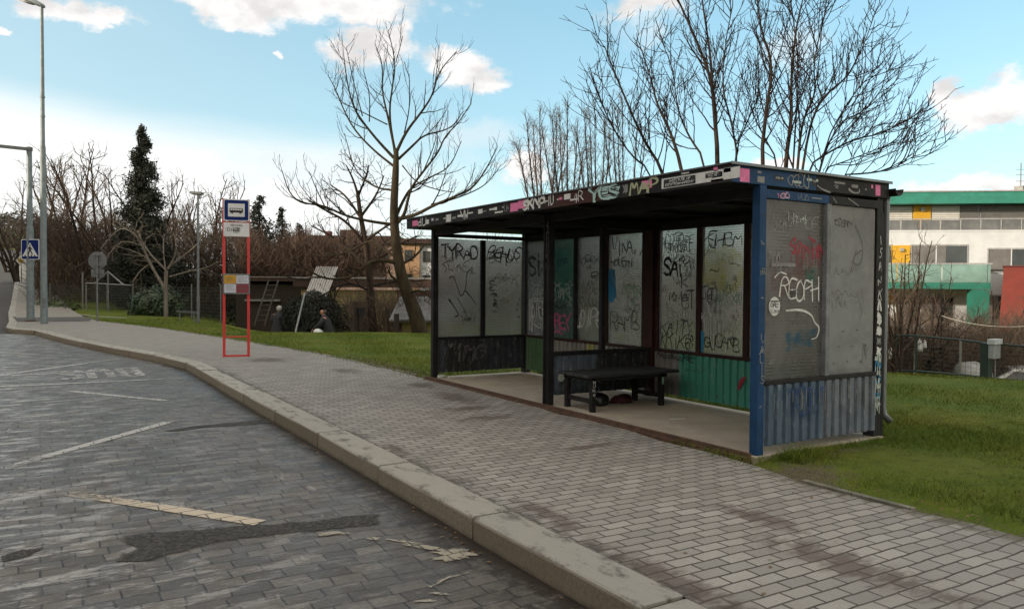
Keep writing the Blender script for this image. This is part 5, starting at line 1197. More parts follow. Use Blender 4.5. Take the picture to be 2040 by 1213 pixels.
for (a,c,d) in (('shL','elL','wrL'),('shR','elR','wrR')):b.tube([n['chest'][0] if 0 else tuple(V(n[a][0])*1.0+V((0,0,.0))),n[a][0],n[c][0],n[d][0]],[.075,.078,.066,.052],10)
b.build('coat',M['coat'],P1,smooth=True)
b=MB()
for s_ in 'LR':b.tube([n['hip'+s_][0],n['knee'+s_][0],n['ank'+s_][0]],[.105,.08,.065],10);b.tube([n['ank'+s_][0],tuple((V(n['ank'+s_][0])+V(n['toe'+s_][0]))/2),n['toe'+s_][0]],[.058,.052,.045],8)
b.build('trousers',M['jean'],P1,smooth=True)
b=MB();cx,cy,cz=.04*S,.075*S,1.655*S
for j in range(7):pass
loft(b,[(cx,cy-.02,cz-.10,.06,.05),(cx,cy-.025,cz-.06,.092,.085),(cx,cy-.015,cz,.098,.10),(cx,cy-.005,cz+.05,.088,.098),(cx,cy,cz+.09,.055,.065),(cx,cy,cz+.103,.015,.02)],14);b.build('hair',M['ghair'],P1,smooth=True)
# -- person 2: crouching in profile, bald, dark jacket, facing left
p=A(651,665,26.2);top=A(647,614,26.2).z;p.z=top-1.22
P2=person('bald person in a dark jacket crouching in profile beside a white bag',p,-YAW+math.pi/2)   # local +y points left in the photo
n={'pelvis':((0,-.12,.36),(.14,.13)),'belly':((0,-.06,.54),(.14,.115)),'chest':((0,.03,.78),(.16,.12)),'neck0':((0,.09,.94),.062),'neck1':((0,.115,1.0),.055),'head0':((0,.145,1.08),(.072,.088)),'head1':((0,.135,1.165),(.062,.08)),'nose':((0,.245,1.075),.011),'chin':((0,.20,1.025),.03),'earL':((-.078,.13,1.085),.013),'earR':((.078,.13,1.085),.013),
 'hipL':((-.10,-.08,.36),.09),'kneeL':((-.13,.32,.46),.065),'ankL':((-.12,.10,.09),.042),'toeL':((-.13,.28,.035),.036),'hipR':((.10,-.08,.36),.09),'kneeR':((.13,.24,.22),.065),'ankR':((.12,-.18,.12),.042),'toeR':((.12,-.08,.03),.036),
 'shL':((-.20,.05,.90),.06),'elL':((-.24,.20,.66),.045),'wrL':((-.16,.40,.52),.03),'shR':((.20,.05,.90),.06),'elR':((.25,.18,.66),.045),'wrR':((.15,.36,.50),.03)}
e=[('pelvis','belly'),('belly','chest'),('chest','neck0'),('neck0','neck1'),('neck1','head0'),('head0','head1'),('head0','nose'),('head0','chin'),('head0','earL'),('head0','earR'),('pelvis','hipL'),('hipL','kneeL'),('kneeL','ankL'),('ankL','toeL'),('pelvis','hipR'),('hipR','kneeR'),('kneeR','ankR'),('ankR','toeR'),('chest','shL'),('shL','elL'),('elL','wrL'),('chest','shR'),('shR','elR'),('elR','wrR')]
hand(n,e,'wrL','L',(.3,.7,-.6),(.8,.2,.5),(-.4,.4,.8));hand(n,e,'wrR','R',(-.3,.7,-.6),(-.8,.2,.5),(.4,.4,.8))
skin('body',n,e,M['skin'],P2,1)
b=MB();loft(b,[(0,-.12,.28,.19,.19),(0,-.10,.42,.20,.18),(0,-.05,.58,.195,.16),(0,.03,.78,.215,.16),(0,.06,.89,.20,.135),(0,.085,.95,.12,.10),(0,.10,.99,.08,.08)])
for s_ in 'LR':b.tube([n['sh'+s_][0],n['el'+s_][0],n['wr'+s_][0]],[.078,.066,.052],10)
b.build('jacket',M['coat'],P2,smooth=True)
b=MB()
for s_ in 'LR':b.tube([n['hip'+s_][0],n['knee'+s_][0],n['ank'+s_][0]],[.12,.088,.065],10);b.tube([n['ank'+s_][0],tuple((V(n['ank'+s_][0])+V(n['toe'+s_][0]))/2),n['toe'+s_][0]],[.058,.052,.045],8)
b.build('trousers',M['jean'],P2,smooth=True)
b=MB();loft(b,[(0,.085,1.03,.07,.05),(0,.075,1.08,.082,.06),(0,.075,1.13,.078,.065),(0,.08,1.165,.055,.05)],12);b.build('hair',pm('dark_cropped_hair',(.05,.04,.035),(.09,.07,.06),20,.8),P2,smooth=True)
for s_ in (-1,1):
    b=MB();b.lathe((s_*.032,.222,1.088),[(.006,-.006),(.010,0),(.006,.006)],8);b.build('eye',M['bk'],P2)
pw=A(633,669,24.8);pw.z=tz(pw.x,pw.y)
lump('carrier_bag','white carrier bag on the grass edge beside the crouching person','bag',tuple(A(633,672,24.6)),.17,.12,.26,pm('white_bag',(.62,.62,.60),(.5,.5,.49),6,.5),14,14,8,.16)
# ================================================================ TREES
class Tree:
    def __init__(s,seed,thick=.03):s.r=R_(seed);s.t=MB();s.c=MB();s.th=thick
    def add(s,pts,r0,r1,n=None):
        m=len(pts);rad=[r0+(r1-r0)*(i/(m-1))**.8 for i in range(m)]
        n=n or (9 if r0>.12 else 6 if r0>.04 else 4 if r0>.015 else 3)
        (s.t if r0>s.th else s.c).tube(pts,rad,n,False)
        return rad
    def path(s,p,d,L,n,wig,trop):
        p=V(p);d=V(d).normalized();o=[p.copy()];st=L/n
        for i in range(n):
            d=(d+V((s.r.gauss(0,wig),s.r.gauss(0,wig),s.r.gauss(0,wig)+trop))).normalized();p=p+d*st;o.append(p.copy())
        return o
    def sprout(s,pts,r0,r1,lv,cfg):
        c=cfg[lv];seg=[(V(pts[i+1])-V(pts[i])).length for i in range(len(pts)-1)];L=sum(seg)
        n=int(L*c['dens']+s.r.random());m=len(pts)
        for i in range(n):
            t=c.get('t0',.2)+(1-c.get('t0',.2))*(i+s.r.random())/n
            q=t*(m-1);k=min(int(q),m-2);f=q-k;a=V(pts[k]);b=V(pts[k+1]);pos=a+(b-a)*f;tan=(b-a).normalized()
            ax=tan.cross(V((s.r.gauss(0,1),s.r.gauss(0,1),s.r.gauss(0,1))))
            if ax.length<.01:continue
            ax.normalize();ang=math.radians(s.r.uniform(*c['ang']));d=Matrix.Rotation(ang,3,ax)@tan
            if c.get('flat') and d.z<-.15:d.z*=-.4
            l=s.r.uniform(*c['len'])*(1.2-.85*t)
            rr=max(c['rmin'],(r0+(r1-r0)*t)*c.get('rk',.6));re=max(c['rmin']*.6,rr*.3)
            pp=s.path(pos,d,l,c.get('n',4),c.get('wig',.12),c.get('trop',.12))
            s.add(pp,rr,re)
            if lv+1<len(cfg):s.sprout(pp,rr,re,lv+1,cfg)
    def limb(s,pxs,D,d1,r0,r1,cfg=None,org=None,sub=2,lv=0):
        """limb through photo points; its distance from the viewer drifts by d1 metres towards the tip"""
        m=len(pxs);pts=[]
        for i,(x,y) in enumerate(pxs):pts.append(A(x,y,D+d1*(i/(m-1))**1.2))
        for _ in range(sub):
            o=[pts[0]]
            for a,b in zip(pts,pts[1:]):o+=[a*.75+b*.25,a*.25+b*.75]
            o.append(pts[-1]);pts=o
        s.add(pts,r0,r1)
        if cfg:s.sprout(pts,r0,r1,lv,cfg)
        return pts
    def build(s,name,label,cat,base,mt,mc,group=None):
        o=thing(name,label,cat,tuple(base),0,group)
        base=tuple(base)
        if s.t.v:s.t.build('trunk',mt,o,org=base,smooth=True)
        if s.c.v:s.c.build('crown',mc,o,org=base,smooth=True)
        return o
def bark(name,c,c2,c3=None):
    return pm(name,c,c2,4,.95,bump=1.,bscale=22,c3=c3,stretch=(1.6,1.6,.4),spec=.15)
M['bk_ol']=bark('olive_bark',(.026,.020,.013),(.046,.036,.022),(.015,.012,.009));M['tw_dk']=bark('dark_twig',(.016,.012,.010),(.026,.020,.016))
M['tw_pu']=bark('purple_twig',(.018,.013,.014),(.030,.021,.020));M['bk_br']=bark('brown_bark',(.026,.018,.014),(.044,.032,.024))
M['tw_br']=bark('brown_twig',(.075,.054,.040),(.11,.082,.062));M['bk_pl']=bark('pale_bark',(.20,.175,.15),(.13,.11,.095),(.26,.23,.20));M['tw_pl']=bark('pale_twig',(.14,.115,.095),(.09,.075,.06))
cz=lambda l:[(540+x/2.636,y/2.636) for x,y in l]
CF=[dict(dens=2.6,len=(.7,1.9),ang=(25,60),trop=.16,wig=.10,n=6,rmin=.010,rk=.55,t0=.3,flat=1),dict(dens=4.2,len=(.2,.7),ang=(25,55),trop=.18,wig=.10,n=4,rmin=.006,rk=.6,flat=1)]
T=Tree(3,.045);D=25.5
T.limb([(838,672),(832,640),(818,600),(806,572),(795,530),(787,470),(784,420),(788,350),(789,318),(789,296)],D,0,.30,.07)
L=[([(670,1150),(760,1130),(850,1080),(960,1035),(1060,990),(1130,890),(1190,770)],-1.5,.10),([(655,1140),(700,1040),(740,980),(840,930),(940,880),(1000,740)],1.5,.08),([(655,1180),(700,1130),(716,1060),(735,985),(800,900),(880,800),(910,720),(990,640),(1052,540)],-1.,.085),
 ([(670,835),(740,770),(800,710),(900,690),(960,660),(1005,590)],1.2,.07),([(658,800),(710,690),(790,590),(850,500),(878,380),(975,270)],-.8,.075),([(850,500),(868,400),(880,240)],.4,.03),([(652,800),(620,640),(600,560),(582,470),(588,340),(545,230)],.8,.065),
 ([(650,800),(618,600),(638,450),(655,330),(615,160)],-.5,.06),([(655,330),(672,270),(692,190)],.3,.022),([(645,830),(560,740),(480,640),(430,560),(400,440),(380,280)],-1.2,.07),([(480,610),(430,420),(395,250)],.8,.03),
 ([(640,870),(550,800),(450,700),(390,600),(335,460),(300,400)],1.1,.06),([(645,1000),(560,990),(480,940),(430,870),(385,700)],1.5,.06),([(700,700),(730,560),(725,390)],-.9,.035),([(610,655),(540,620),(440,570),(370,540),(330,470)],1.3,.03),([(516,640),(520,500),(485,370)],-1,.03),
 ([(640,1180),(500,1160),(380,1130),(280,1080),(180,1070),(100,1030),(55,890)],-1.6,.08),([(280,1080),(240,1000),(200,900)],-.6,.03),([(840,1075),(950,1050),(1080,1000),(1150,950),(1205,870)],1.,.04),([(690,870),(760,960),(880,1000),(960,1010)],-1.4,.035),([(800,900),(860,760),(870,690)],.6,.03)]
for i,(l,dd,r0) in enumerate(L):T.limb(cz(l),D,dd,r0*.8,.010,CF)
CL=[dict(dens=1.2,len=(.4,1.5),ang=(25,65),trop=.08,wig=.16,n=5,rmin=.010,rk=.5,t0=.3,flat=1),dict(dens=1.5,len=(.2,.6),ang=(25,60),trop=.1,wig=.14,n=4,rmin=.007,rk=.6)]
for l,dd,r0 in [([(800,527),(774,519),(744,519),(725,531),(701,553),(669,557),(639,553),(610,535),(590,529)],-1.8,.10),([(639,553),(620,552),(606,560),(560,548)],-.8,.03),([(806,575),(786,556),(775,545),(776,530)],-.6,.07),([(812,585),(840,575),(870,605)],-1,.05),([(800,520),(770,500),(740,475),(700,500),(640,515),(610,500)],1.5,.06),([(795,530),(830,510),(850,480),(880,500)],1,.06)]:T.limb(l,D,dd,r0,.014,CL)
T.build('bare_tree','tall bare tree with leaning trunk and upswept limbs left of the shelter','tree',A(838,668,D),M['bk_ol'],M['tw_dk'])
# dark gnarled tree behind it
T=Tree(8,.05);D=27.5
T.limb([(748,675),(742,640),(738,590),(736,540),(728,480),(718,430),(712,380)],D,0,.19,.06)
CG=[dict(dens=3.4,len=(.6,1.8),ang=(30,75),trop=.03,wig=.25,n=6,rmin=.014,rk=.55,t0=.25),dict(dens=4.2,len=(.3,.9),ang=(30,70),trop=.05,wig=.25,n=4,rmin=.010,rk=.6),dict(dens=2.5,len=(.12,.35),ang=(30,70),trop=.05,wig=.2,n=3,rmin=.008,rk=.6)]
for l,dd,r0 in [([(736,540),(700,500),(660,470),(620,450)],1,.08),([(730,490),(690,440),(650,420),(615,400)],-1,.07),([(722,440),(690,390),(660,370)],1,.06),([(716,400),(705,360),(690,330)],-.6,.06),([(720,430),(750,390),(765,350)],1,.06),([(728,480),(770,450),(810,430)],-1,.06),([(735,530),(790,490),(830,470)],1,.06),([(714,390),(730,350),(735,330)],.6,.05),([(738,580),(690,560),(640,590)],-1,.05),([(738,570),(790,560),(840,560)],.8,.05)]:T.limb(l,D,dd,r0,.02,CG)
T.build('bare_tree','dark gnarled bare tree with straight trunk behind the tall leaning one','tree',A(748,668,D),M['bk_br'],M['tw_dk'])
# two big multi-stemmed trees behind the shelter
c5=lambda l:[(980+x/2.318,y/2.318) for x,y in l]
CM=[dict(dens=3.3,len=(.6,1.75),ang=(25,50),trop=.14,wig=.09,n=7,rmin=.009,rk=.5,t0=.30,flat=1),dict(dens=3.4,len=(.3,.95),ang=(30,60),trop=.14,wig=.10,n=4,rmin=.0065,rk=.55,flat=1),dict(dens=4.2,len=(.10,.38),ang=(30,60),trop=.15,wig=.1,n=2,rmin=.0055,rk=.7)]
def stems(seed,D,base,lst,label):
    T=Tree(seed,.03)
    bp=A(*base,D)
    for l,dd,r0,r1 in lst:
        pts=c5(l);pts=[base]+pts
        T.limb(pts,D,dd,r0*.56,r1*.7,CM)
    T.build('bare_tree',label,'tree',bp,M['bk_br'],M['tw_pu'])
stems(21,13.5,(1425,700),[([(800,800),(700,650),(600,420),(520,215)],-1.2,.075,.010),([(880,790),(830,620),(760,480),(740,380),(680,200)],1.0,.085,.010),([(1045,750),(1030,550),(1015,370),(950,200),(860,0),(800,-120)],-.6,.10,.012),([(1045,760),(1032,560),(1015,370),(1010,250),(970,10),(960,-160)],.9,.085,.012),([(1140,760),(1110,580),(1060,400),(1080,180),(1110,40)],-1.0,.06,.010),([(1000,760),(900,620),(850,480),(840,330),(780,180)],1.5,.06,.010),([(740,790),(640,720),(540,560),(495,440)],-1.6,.045,.009),([(1120,700),(1180,560),(1240,430),(1220,120)],1.2,.045,.009)],'big multi stemmed bare tree rising behind the middle of the shelter')
stems(22,12.8,(1560,700),[([(1240,770),(1265,520),(1300,300),(1240,140),(1220,-60)],-.8,.085,.012),([(1350,780),(1385,550),(1380,400),(1400,150),(1440,-20)],.9,.095,.012),([(1410,790),(1430,560),(1500,430),(1480,300),(1545,40)],-1.2,.07,.010),([(1430,770),(1490,500),(1560,420),(1640,360),(1710,230),(1770,60)],1.0,.065,.009),([(1440,780),(1560,700),(1680,640),(1800,620),(1900,560)],-1.0,.05,.008),([(1500,800),(1600,560),(1720,520),(1830,370)],1.3,.05,.008),([(1560,810),(1770,800),(1870,770),(1950,720)],-1.3,.04,.007),([(1500,790),(1650,740),(1800,680),(1950,650)],.5,.04,.007),([(1330,760),(1260,640),(1200,520),(1190,400)],1.2,.045,.009),([(1400,600),(1420,300),(1380,0)],.4,.05,.01),([(1520,700),(1640,470),(1780,310)],-1.5,.04,.008)],'wide multi stemmed bare tree rising behind the right end of the shelter')
# thin upright birches farther back
CB=[dict(dens=4.2,len=(.8,2.2),ang=(12,35),trop=.10,wig=.08,n=5,rmin=.014,rk=.45,t0=.15),dict(dens=3.8,len=(.3,.9),ang=(15,45),trop=-.02,wig=.12,n=4,rmin=.009,rk=.6),dict(dens=2.5,len=(.2,.5),ang=(20,50),trop=-.08,wig=.12,n=3,rmin=.007,rk=.7)]
for i,(bx_,tops,lb) in enumerate([(1085,[(1050,250),(1075,225),(1110,240)],'thin bare birch leftmost behind the shelter roof'),(1130,[(1100,230),(1130,205),(1150,260)],'thin bare birch second from left behind the shelter roof'),(1190,[(1165,230),(1185,205),(1205,240)],'thin bare birch third from left behind the shelter roof'),(1245,[(1220,215),(1240,195),(1270,230)],'thin bare birch nearest the big multi stemmed tree')]):
    T=Tree(40+i,.035);D=40+i*1.5
    tops=tops+[(bx_+(tops[0][0]-bx_)*1.6,tops[0][1]+40),(bx_+(tops[2][0]-bx_)*1.7,tops[2][1]+35),((tops[0][0]+tops[1][0])/2,tops[1][1]+25)]
    for k,(tx,ty) in enumerate(tops):T.limb([(bx_,600),(bx_+(tx-bx_)*.2,520),(bx_+(tx-bx_)*.5,420),(bx_+(tx-bx_)*.85,320),(tx,ty)],D,(k-1)*1.5,.10,.014,CB)
    bq=A(bx_,600,D);T.build('bare_birch',lb,'tree',(bq.x,bq.y,bq.z),M['tw_pu'],M['tw_br'],'birches behind the shelter')
# pale gnarled tree by the laurel
cp2=lambda l:[(x/3.79,380+y/3.79) for x,y in l]
T=Tree(55,.03);D=35
CP=[dict(dens=3.2,len=(.5,1.6),ang=(30,70),trop=-.03,wig=.22,n=6,rmin=.017,rk=.55,t0=.2),dict(dens=3.2,len=(.25,.8),ang=(30,65),trop=0,wig=.22,n=4,rmin=.012,rk=.6)]
T.limb(cp2([(1255,990),(1252,850),(1250,740),(1255,600)]),D,0,.115,.085)
for l,dd,r0 in [([(1245,740),(1130,550),(1080,430),(1020,320),(900,270),(760,440)],-.8,.12),([(1255,600),(1150,500),(1080,400),(1040,300)],.8,.09),([(1270,590),(1330,480),(1330,360),(1300,300)],-.5,.08),([(1270,580),(1400,480),(1500,400),(1540,300)],.8,.08),([(1280,650),(1420,610),(1560,585),(1640,540)],-.6,.06),([(1150,540),(1060,600),(1000,690)],-.8,.05),([(1250,600),(1230,450),(1240,330)],.5,.06),([(1080,420),(960,380),(880,400),(800,520)],-.5,.05)]:T.limb(cp2(l),D,dd,r0*.72,.02,CP)
T.build('bare_tree','pale barked gnarled tree with drooping limbs behind the laurel bush','tree',A(330,640,D),M['bk_pl'],M['tw_pl'])
# upright bare trees of the plots: three kinds, copied
def proto(seed,h,spread,nst):
    T=Tree(seed,.05);r=T.r
    cfg=[dict(dens=1.5,len=(h*.16,h*.34),ang=(25,55),trop=.10,wig=.12,n=6,rmin=.026,rk=.5,t0=.15,flat=1),dict(dens=2.4,len=(.5,1.5),ang=(25,55),trop=.08,wig=.14,n=4,rmin=.014,rk=.55),dict(dens=2.8,len=(.25,.9),ang=(20,55),trop=.05,wig=.14,n=3,rmin=.012,rk=.6)]
    for k in range(nst):
        d=V((r.gauss(0,spread),r.gauss(0,spread),1));pp=T.path((0,0,-.6),d,h*r.uniform(.85,1.02),9,.07,.05);T.add(pp,.14*h/9,.02);T.sprout(pp,.14*h/9,.02,0,cfg)
    mx=max(v[2] for v in T.c.v)
    return T,mx
PR=[proto(71,9,.10,2),proto(72,9,.22,3),proto(73,9,.05,1)]
proto_obj=[None]*3
def plant(kind,px,topy,D,label,group='bare trees over the plots',mat=('bk_br','tw_br')):
    q=A(px,600,D);z=tz(q.x,q.y);top=A(px,topy,D).z;T,mx=PR[kind];s=(top-z)/mx
    if proto_obj[kind] is None:
        o=T.build('bare_tree',label,'tree',(0,0,0),M[mat[0]],M[mat[1]],group);proto_obj[kind]=o
    else:
        o=copy_tree(proto_obj[kind]);o['label']=label
    o.location=(q.x,q.y,z);o.scale=(s,s,s);o.rotation_euler=(0,0,(px*7.3)%6.28);return o
for a in [(1,38,335,62,'bare tree at far left between the signal pole and the road'),(2,72,300,56,'slim bare tree just behind the signal pole and street lamp'),(0,112,300,52,'bare tree right of the street lamp'),(2,140,268,54,'tallest slim bare tree left of the conifer'),(1,180,300,50,'spreading bare tree midway between street lamp and conifer'),(2,205,290,52,'slim bare tree left of the conifer'),(0,236,305,49,'bare tree touching the left side of the conifer'),(0,335,345,52,'bare tree touching the right side of the conifer'),(1,372,340,54,'spreading bare tree behind the slender lamp post'),(2,398,335,56,'slim bare tree rising over the slender lamp post'),(0,428,365,52,'bare tree left of the bus stop sign'),(1,478,425,52,'bare tree directly behind the bus stop sign'),(1,15,400,75,'low bare tree at the left edge beyond the road'),(1,560,470,50,'brown bare tree behind the dark wooden shed'),(0,640,478,46,'brown bare tree above the silvery sheet'),(2,95,318,58,'thin bare tree crossing behind the street lamp pole'),(0,160,315,57,'bare tree between the tallest slim tree and the spreading one'),(1,255,330,46,'low spreading bare tree hugging the conifer foot'),(0,310,360,46,'short bare tree just right of the conifer'),(2,355,360,58,'slim bare tree between the conifer and the slender lamp post'),(1,445,390,50,'bare tree reaching up between lamp post and bus stop sign')]:plant(*a)
# brown undergrowth nobody could count
def twigs(name,vol,n,seed,rad,mat,lean=.5,ln=(.6,1.8)):
    rg=np.random.default_rng(seed);u=rg.random((n,4))
    P=np.array([vol(*q) for q in u.tolist()]);d=rg.normal(0,lean,(n,3));d[:,2]=np.abs(d[:,2])+.6;d/=np.linalg.norm(d,axis=1)[:,None]
    L=rg.uniform(ln[0],ln[1],n)[:,None];b2=rg.normal(0,.35,(n,3));m=P+d*L*.5;e=m+(d+b2)*L*.5
    s=np.cross(d,rg.normal(0,1,(n,3)));s/=np.linalg.norm(s,axis=1)[:,None]+1e-9;t=np.cross(d,s)
    r=(rad*rg.uniform(.6,1.4,n))[:,None];vs=[]
    for c,k in ((P,1),(m,.75),(e,.3)):
        for j in range(3):
            a=2*math.pi*j/3;vs.append(c+(s*math.cos(a)+t*math.sin(a))*r*k)
    Vv=np.stack(vs,1).reshape(-1,3);base=np.arange(n)[:,None]*9
    q=[]
    for l in range(2):
        for j in range(3):q.append([l*3+j,l*3+(j+1)%3,(l+1)*3+(j+1)%3,(l+1)*3+j])
    Fc=(base[:,:,None]+np.array(q)[None]).reshape(-1,4)
    me=bpy.data.meshes.new(name);me.from_pydata(Vv.tolist(),[],Fc.tolist());me.materials.append(mat);me.update();o=bpy.data.objects.new(name,me);C.objects.link(o);return o
def vol_px(x0,x1,topf,botf,D0,D1):
    def f(a,b,c,_):
        px=x0+(x1-x0)*a;yt=topf(px);yb=botf(px);D=D0+(D1-D0)*c;return A(px,yb+(yt-yb)*b**1.25,D)
    return f
M['brush']=pm('brush_twigs',(.082,.062,.048),(.118,.092,.072),.4,.95,c3=(.058,.050,.036),spec=.1);M['brush2']=pm('reddish_brush',(.070,.048,.037),(.098,.070,.055),.4,.95,spec=.1)
tag(twigs('undergrowth',vol_px(62,500,lambda x:455+16*math.sin(x*.05)+.05*max(0,x-300),lambda x:632,46,58),15000,1,.017,M['brush'],1.0,(.5,1.7)),'brown tangle of undergrowth behind the garden fence','undergrowth',kind='stuff')
tag(twigs('undergrowth',vol_px(480,760,lambda x:492+14*math.sin(x*.06),lambda x:570,38,48),15000,2,.017,M['brush2'],1.0,(.4,1.3)),'reddish brown tangle above the dark wooden shed','undergrowth',kind='stuff')
tag(twigs('undergrowth',vol_px(690,870,lambda x:600+10*math.sin(x*.1),lambda x:668,27,30),1500,4,.010,M['brush'],.8,(.4,1.1)),'thin dry stems in front of the garden sheds','undergrowth',kind='stuff')
tag(twigs('undergrowth',vol_px(860,1760,lambda x:515+14*math.sin(x*.03),lambda x:640,52,70),9000,9,.026,M['brush'],.9,(.8,2.4)),'brown scrub beyond the lawn seen through the shelter panes','undergrowth',kind='stuff')
# right-hand shrubs
CS=[dict(dens=2.6,len=(.5,1.4),ang=(20,55),trop=.06,wig=.18,n=5,rmin=.010,rk=.55,t0=.15),dict(dens=3.2,len=(.25,.8),ang=(20,60),trop=.03,wig=.2,n=4,rmin=.007,rk=.6),dict(dens=3,len=(.12,.4),ang=(25,60),trop=.0,wig=.2,n=3,rmin=.0055,rk=.7)]
def shrub(seed,px,py,D,h,n,sp,label,mats=('bk_br','tw_br'),tropadd=0):
    T=Tree(seed,.03);b=A(px,py,D)
    for k in range(n):
        pp=T.path(b+V((T.r.gauss(0,.15),T.r.gauss(0,.15),-.4)),V((T.r.gauss(0,sp),T.r.gauss(0,sp),1)),h*T.r.uniform(.6,1.05),7,.10,.05+tropadd);T.add(pp,.05,.012);T.sprout(pp,.05,.012,0,CS)
    T.build('bare_shrub',label,'shrub',tuple(b),M[mats[0]],M[mats[1]])
shrub(91,1795,742,21,4.0,5,.20,'bare shrub beside the shelter downpipe in front of the flats')
shrub(92,1855,742,23,3.0,8,.35,'reddish tangled shrub in the middle of the wire fence',('tw_pu','tw_pu'),-.10)
shrub(93,1945,745,25,3.5,6,.26,'bare shrub in front of the red block corner')
shrub(95,1775,742,19.5,3.6,5,.22,'bare shrub nearest the shelter corner in front of the amber panels')
shrub(96,1825,742,26,4.4,7,.26,'taller bare shrub in front of the balcony')
shrub(97,1900,744,27,3.8,7,.32,'bare bushy shrub below the right window of the flats')
shrub(94,1985,745,24,2.2,6,.4,'low bare shrub behind the meter post')
tag(twigs('undergrowth',vol_px(1745,2060,lambda x:665+12*math.sin(x*.07),lambda x:748,22,30),8000,5,.007,M['brush'],1.1,(.4,1.2)),'dark tangle of stems behind the wire fence','undergrowth',kind='stuff')
# ---- leafy things
def leaves(name,P,Nn,size,mat,parent,seed,aspect=.5,org=(0,0,0)):
    rg=np.random.default_rng(seed);n=len(P);a=rg.normal(0,1,(n,3))+Nn*1.2;a/=np.linalg.norm(a,axis=1)[:,None];t=np.cross(a,rg.normal(0,1,(n,3)));t/=np.linalg.norm(t,axis=1)[:,None]+1e-9;b=np.cross(a,t)
    s=(size*rg.uniform(.6,1.4,n))[:,None];w=s*aspect
    Vv=np.stack([P-t*s,P+b*w*.8+a*s*.12,P+t*s,P-b*w*.8+a*s*.12],1).reshape(-1,3)-np.array(org)
    Fc=(np.arange(n)[:,None]*4+np.arange(4)[None]).tolist()
    me=bpy.data.meshes.new(name);me.from_pydata(Vv.tolist(),[],Fc);me.materials.append(mat);me.update();o=bpy.data.objects.new(name,me);C.objects.link(o);o.parent=parent;return o
def foliage(name,c,c2,rough=.45):
    s=N(name);p=s.pos();n=s.noise(p,2.2,4,.6);n2=s.noise(p,25,2,.5)
    return s.fin(s.mix(s.sm(n2,.35,.65),s.mix(s.sm(n,.35,.65),c,c2),tuple(q*1.6 for q in c2)),rough)
def bush(name,label,lst,n,size,mat,seed,stem=True):
    """lst: ellipsoid clumps (centre, rx,ry,rz)"""
    rg=np.random.default_rng(seed);c0=lst[0][0];o=thing(name,label,'shrub',(c0.x,c0.y,c0.z-lst[0][3]))
    P=[];Nn=[]
    tot=sum(a*c for _,a,b_,c in lst)
    for c,rx,ry,rz in lst:
        m=int(n*rx*rz/tot);d=rg.normal(0,1,(m,3));d/=np.linalg.norm(d,axis=1)[:,None]
        f=1+.16*np.sin(d[:,0]*7+seed)*np.sin(d[:,2]*8+1)+.1*np.sin(d[:,1]*13)
        r=rg.uniform(.55,1.03,m)**.5*f
        P.append(np.array(c)+d*r[:,None]*np.array((rx,ry,rz)));Nn.append(d+np.array((0,0,.4)))
    leaves('foliage',np.concatenate(P),np.concatenate(Nn),size,mat,o,seed,.45,(c0.x,c0.y,c0.z-lst[0][3]))
    b=MB();r=R_(seed)
    for c,rx,ry,rz in lst:
        for k in range(5):b.tube([(c.x-c0.x+r.gauss(0,.1),c.y-c0.y+r.gauss(0,.1),-.8),(c.x-c0.x+r.gauss(0,rx*.3),c.y-c0.y+r.gauss(0,ry*.3),rz),(c.x-c0.x+r.gauss(0,rx*.5),c.y-c0.y+r.gauss(0,ry*.5),rz*1.7)],[.04,.03,.012],5)
    b.build('stems',M['bk_br'],o);return o
M['ivy']=foliage('dark_evergreen_leaf',(.006,.008,.006),(.011,.015,.010),.85);M['laurel']=foliage('laurel_leaf',(.022,.045,.018),(.035,.06,.025),.35);M['verge']=foliage('low_green_leaf',(.035,.06,.015),(.05,.075,.02),.7)
bush('evergreen_bush','large dark evergreen bush behind the two people',[(A(632,640,28.3),.95,.8,1.05),(A(590,640,28.3),.5,.6,.85),(A(672,650,28.),.45,.6,.85),(A(630,610,28.5),.75,.6,.55)],11000,.065,M['ivy'],3)
bush('laurel_bush','glossy green laurel bush beside the garden gate',[(A(300,606,36.5),.85,.7,.75),(A(338,612,36),.75,.6,.65),(A(275,616,36.5),.45,.5,.5),(A(320,590,37),.7,.6,.5)],5200,.085,M['laurel'],4)
bush('hedge_bush','dark evergreen bush standing behind the laurel and pale tree',[(A(245,560,44),1.1,.9,1.6),(A(330,560,44),1.6,.9,1.3),(A(285,520,45),1.3,.9,1.3)],7000,.10,M['ivy'],6)
bush('verge_plants','low green plants at the foot of the left fence',[(A(120,612,43),.9,.6,.4),(A(150,620,42),.7,.5,.35),(A(95,606,44),.6,.5,.4)],1800,.07,M['verge'],7)
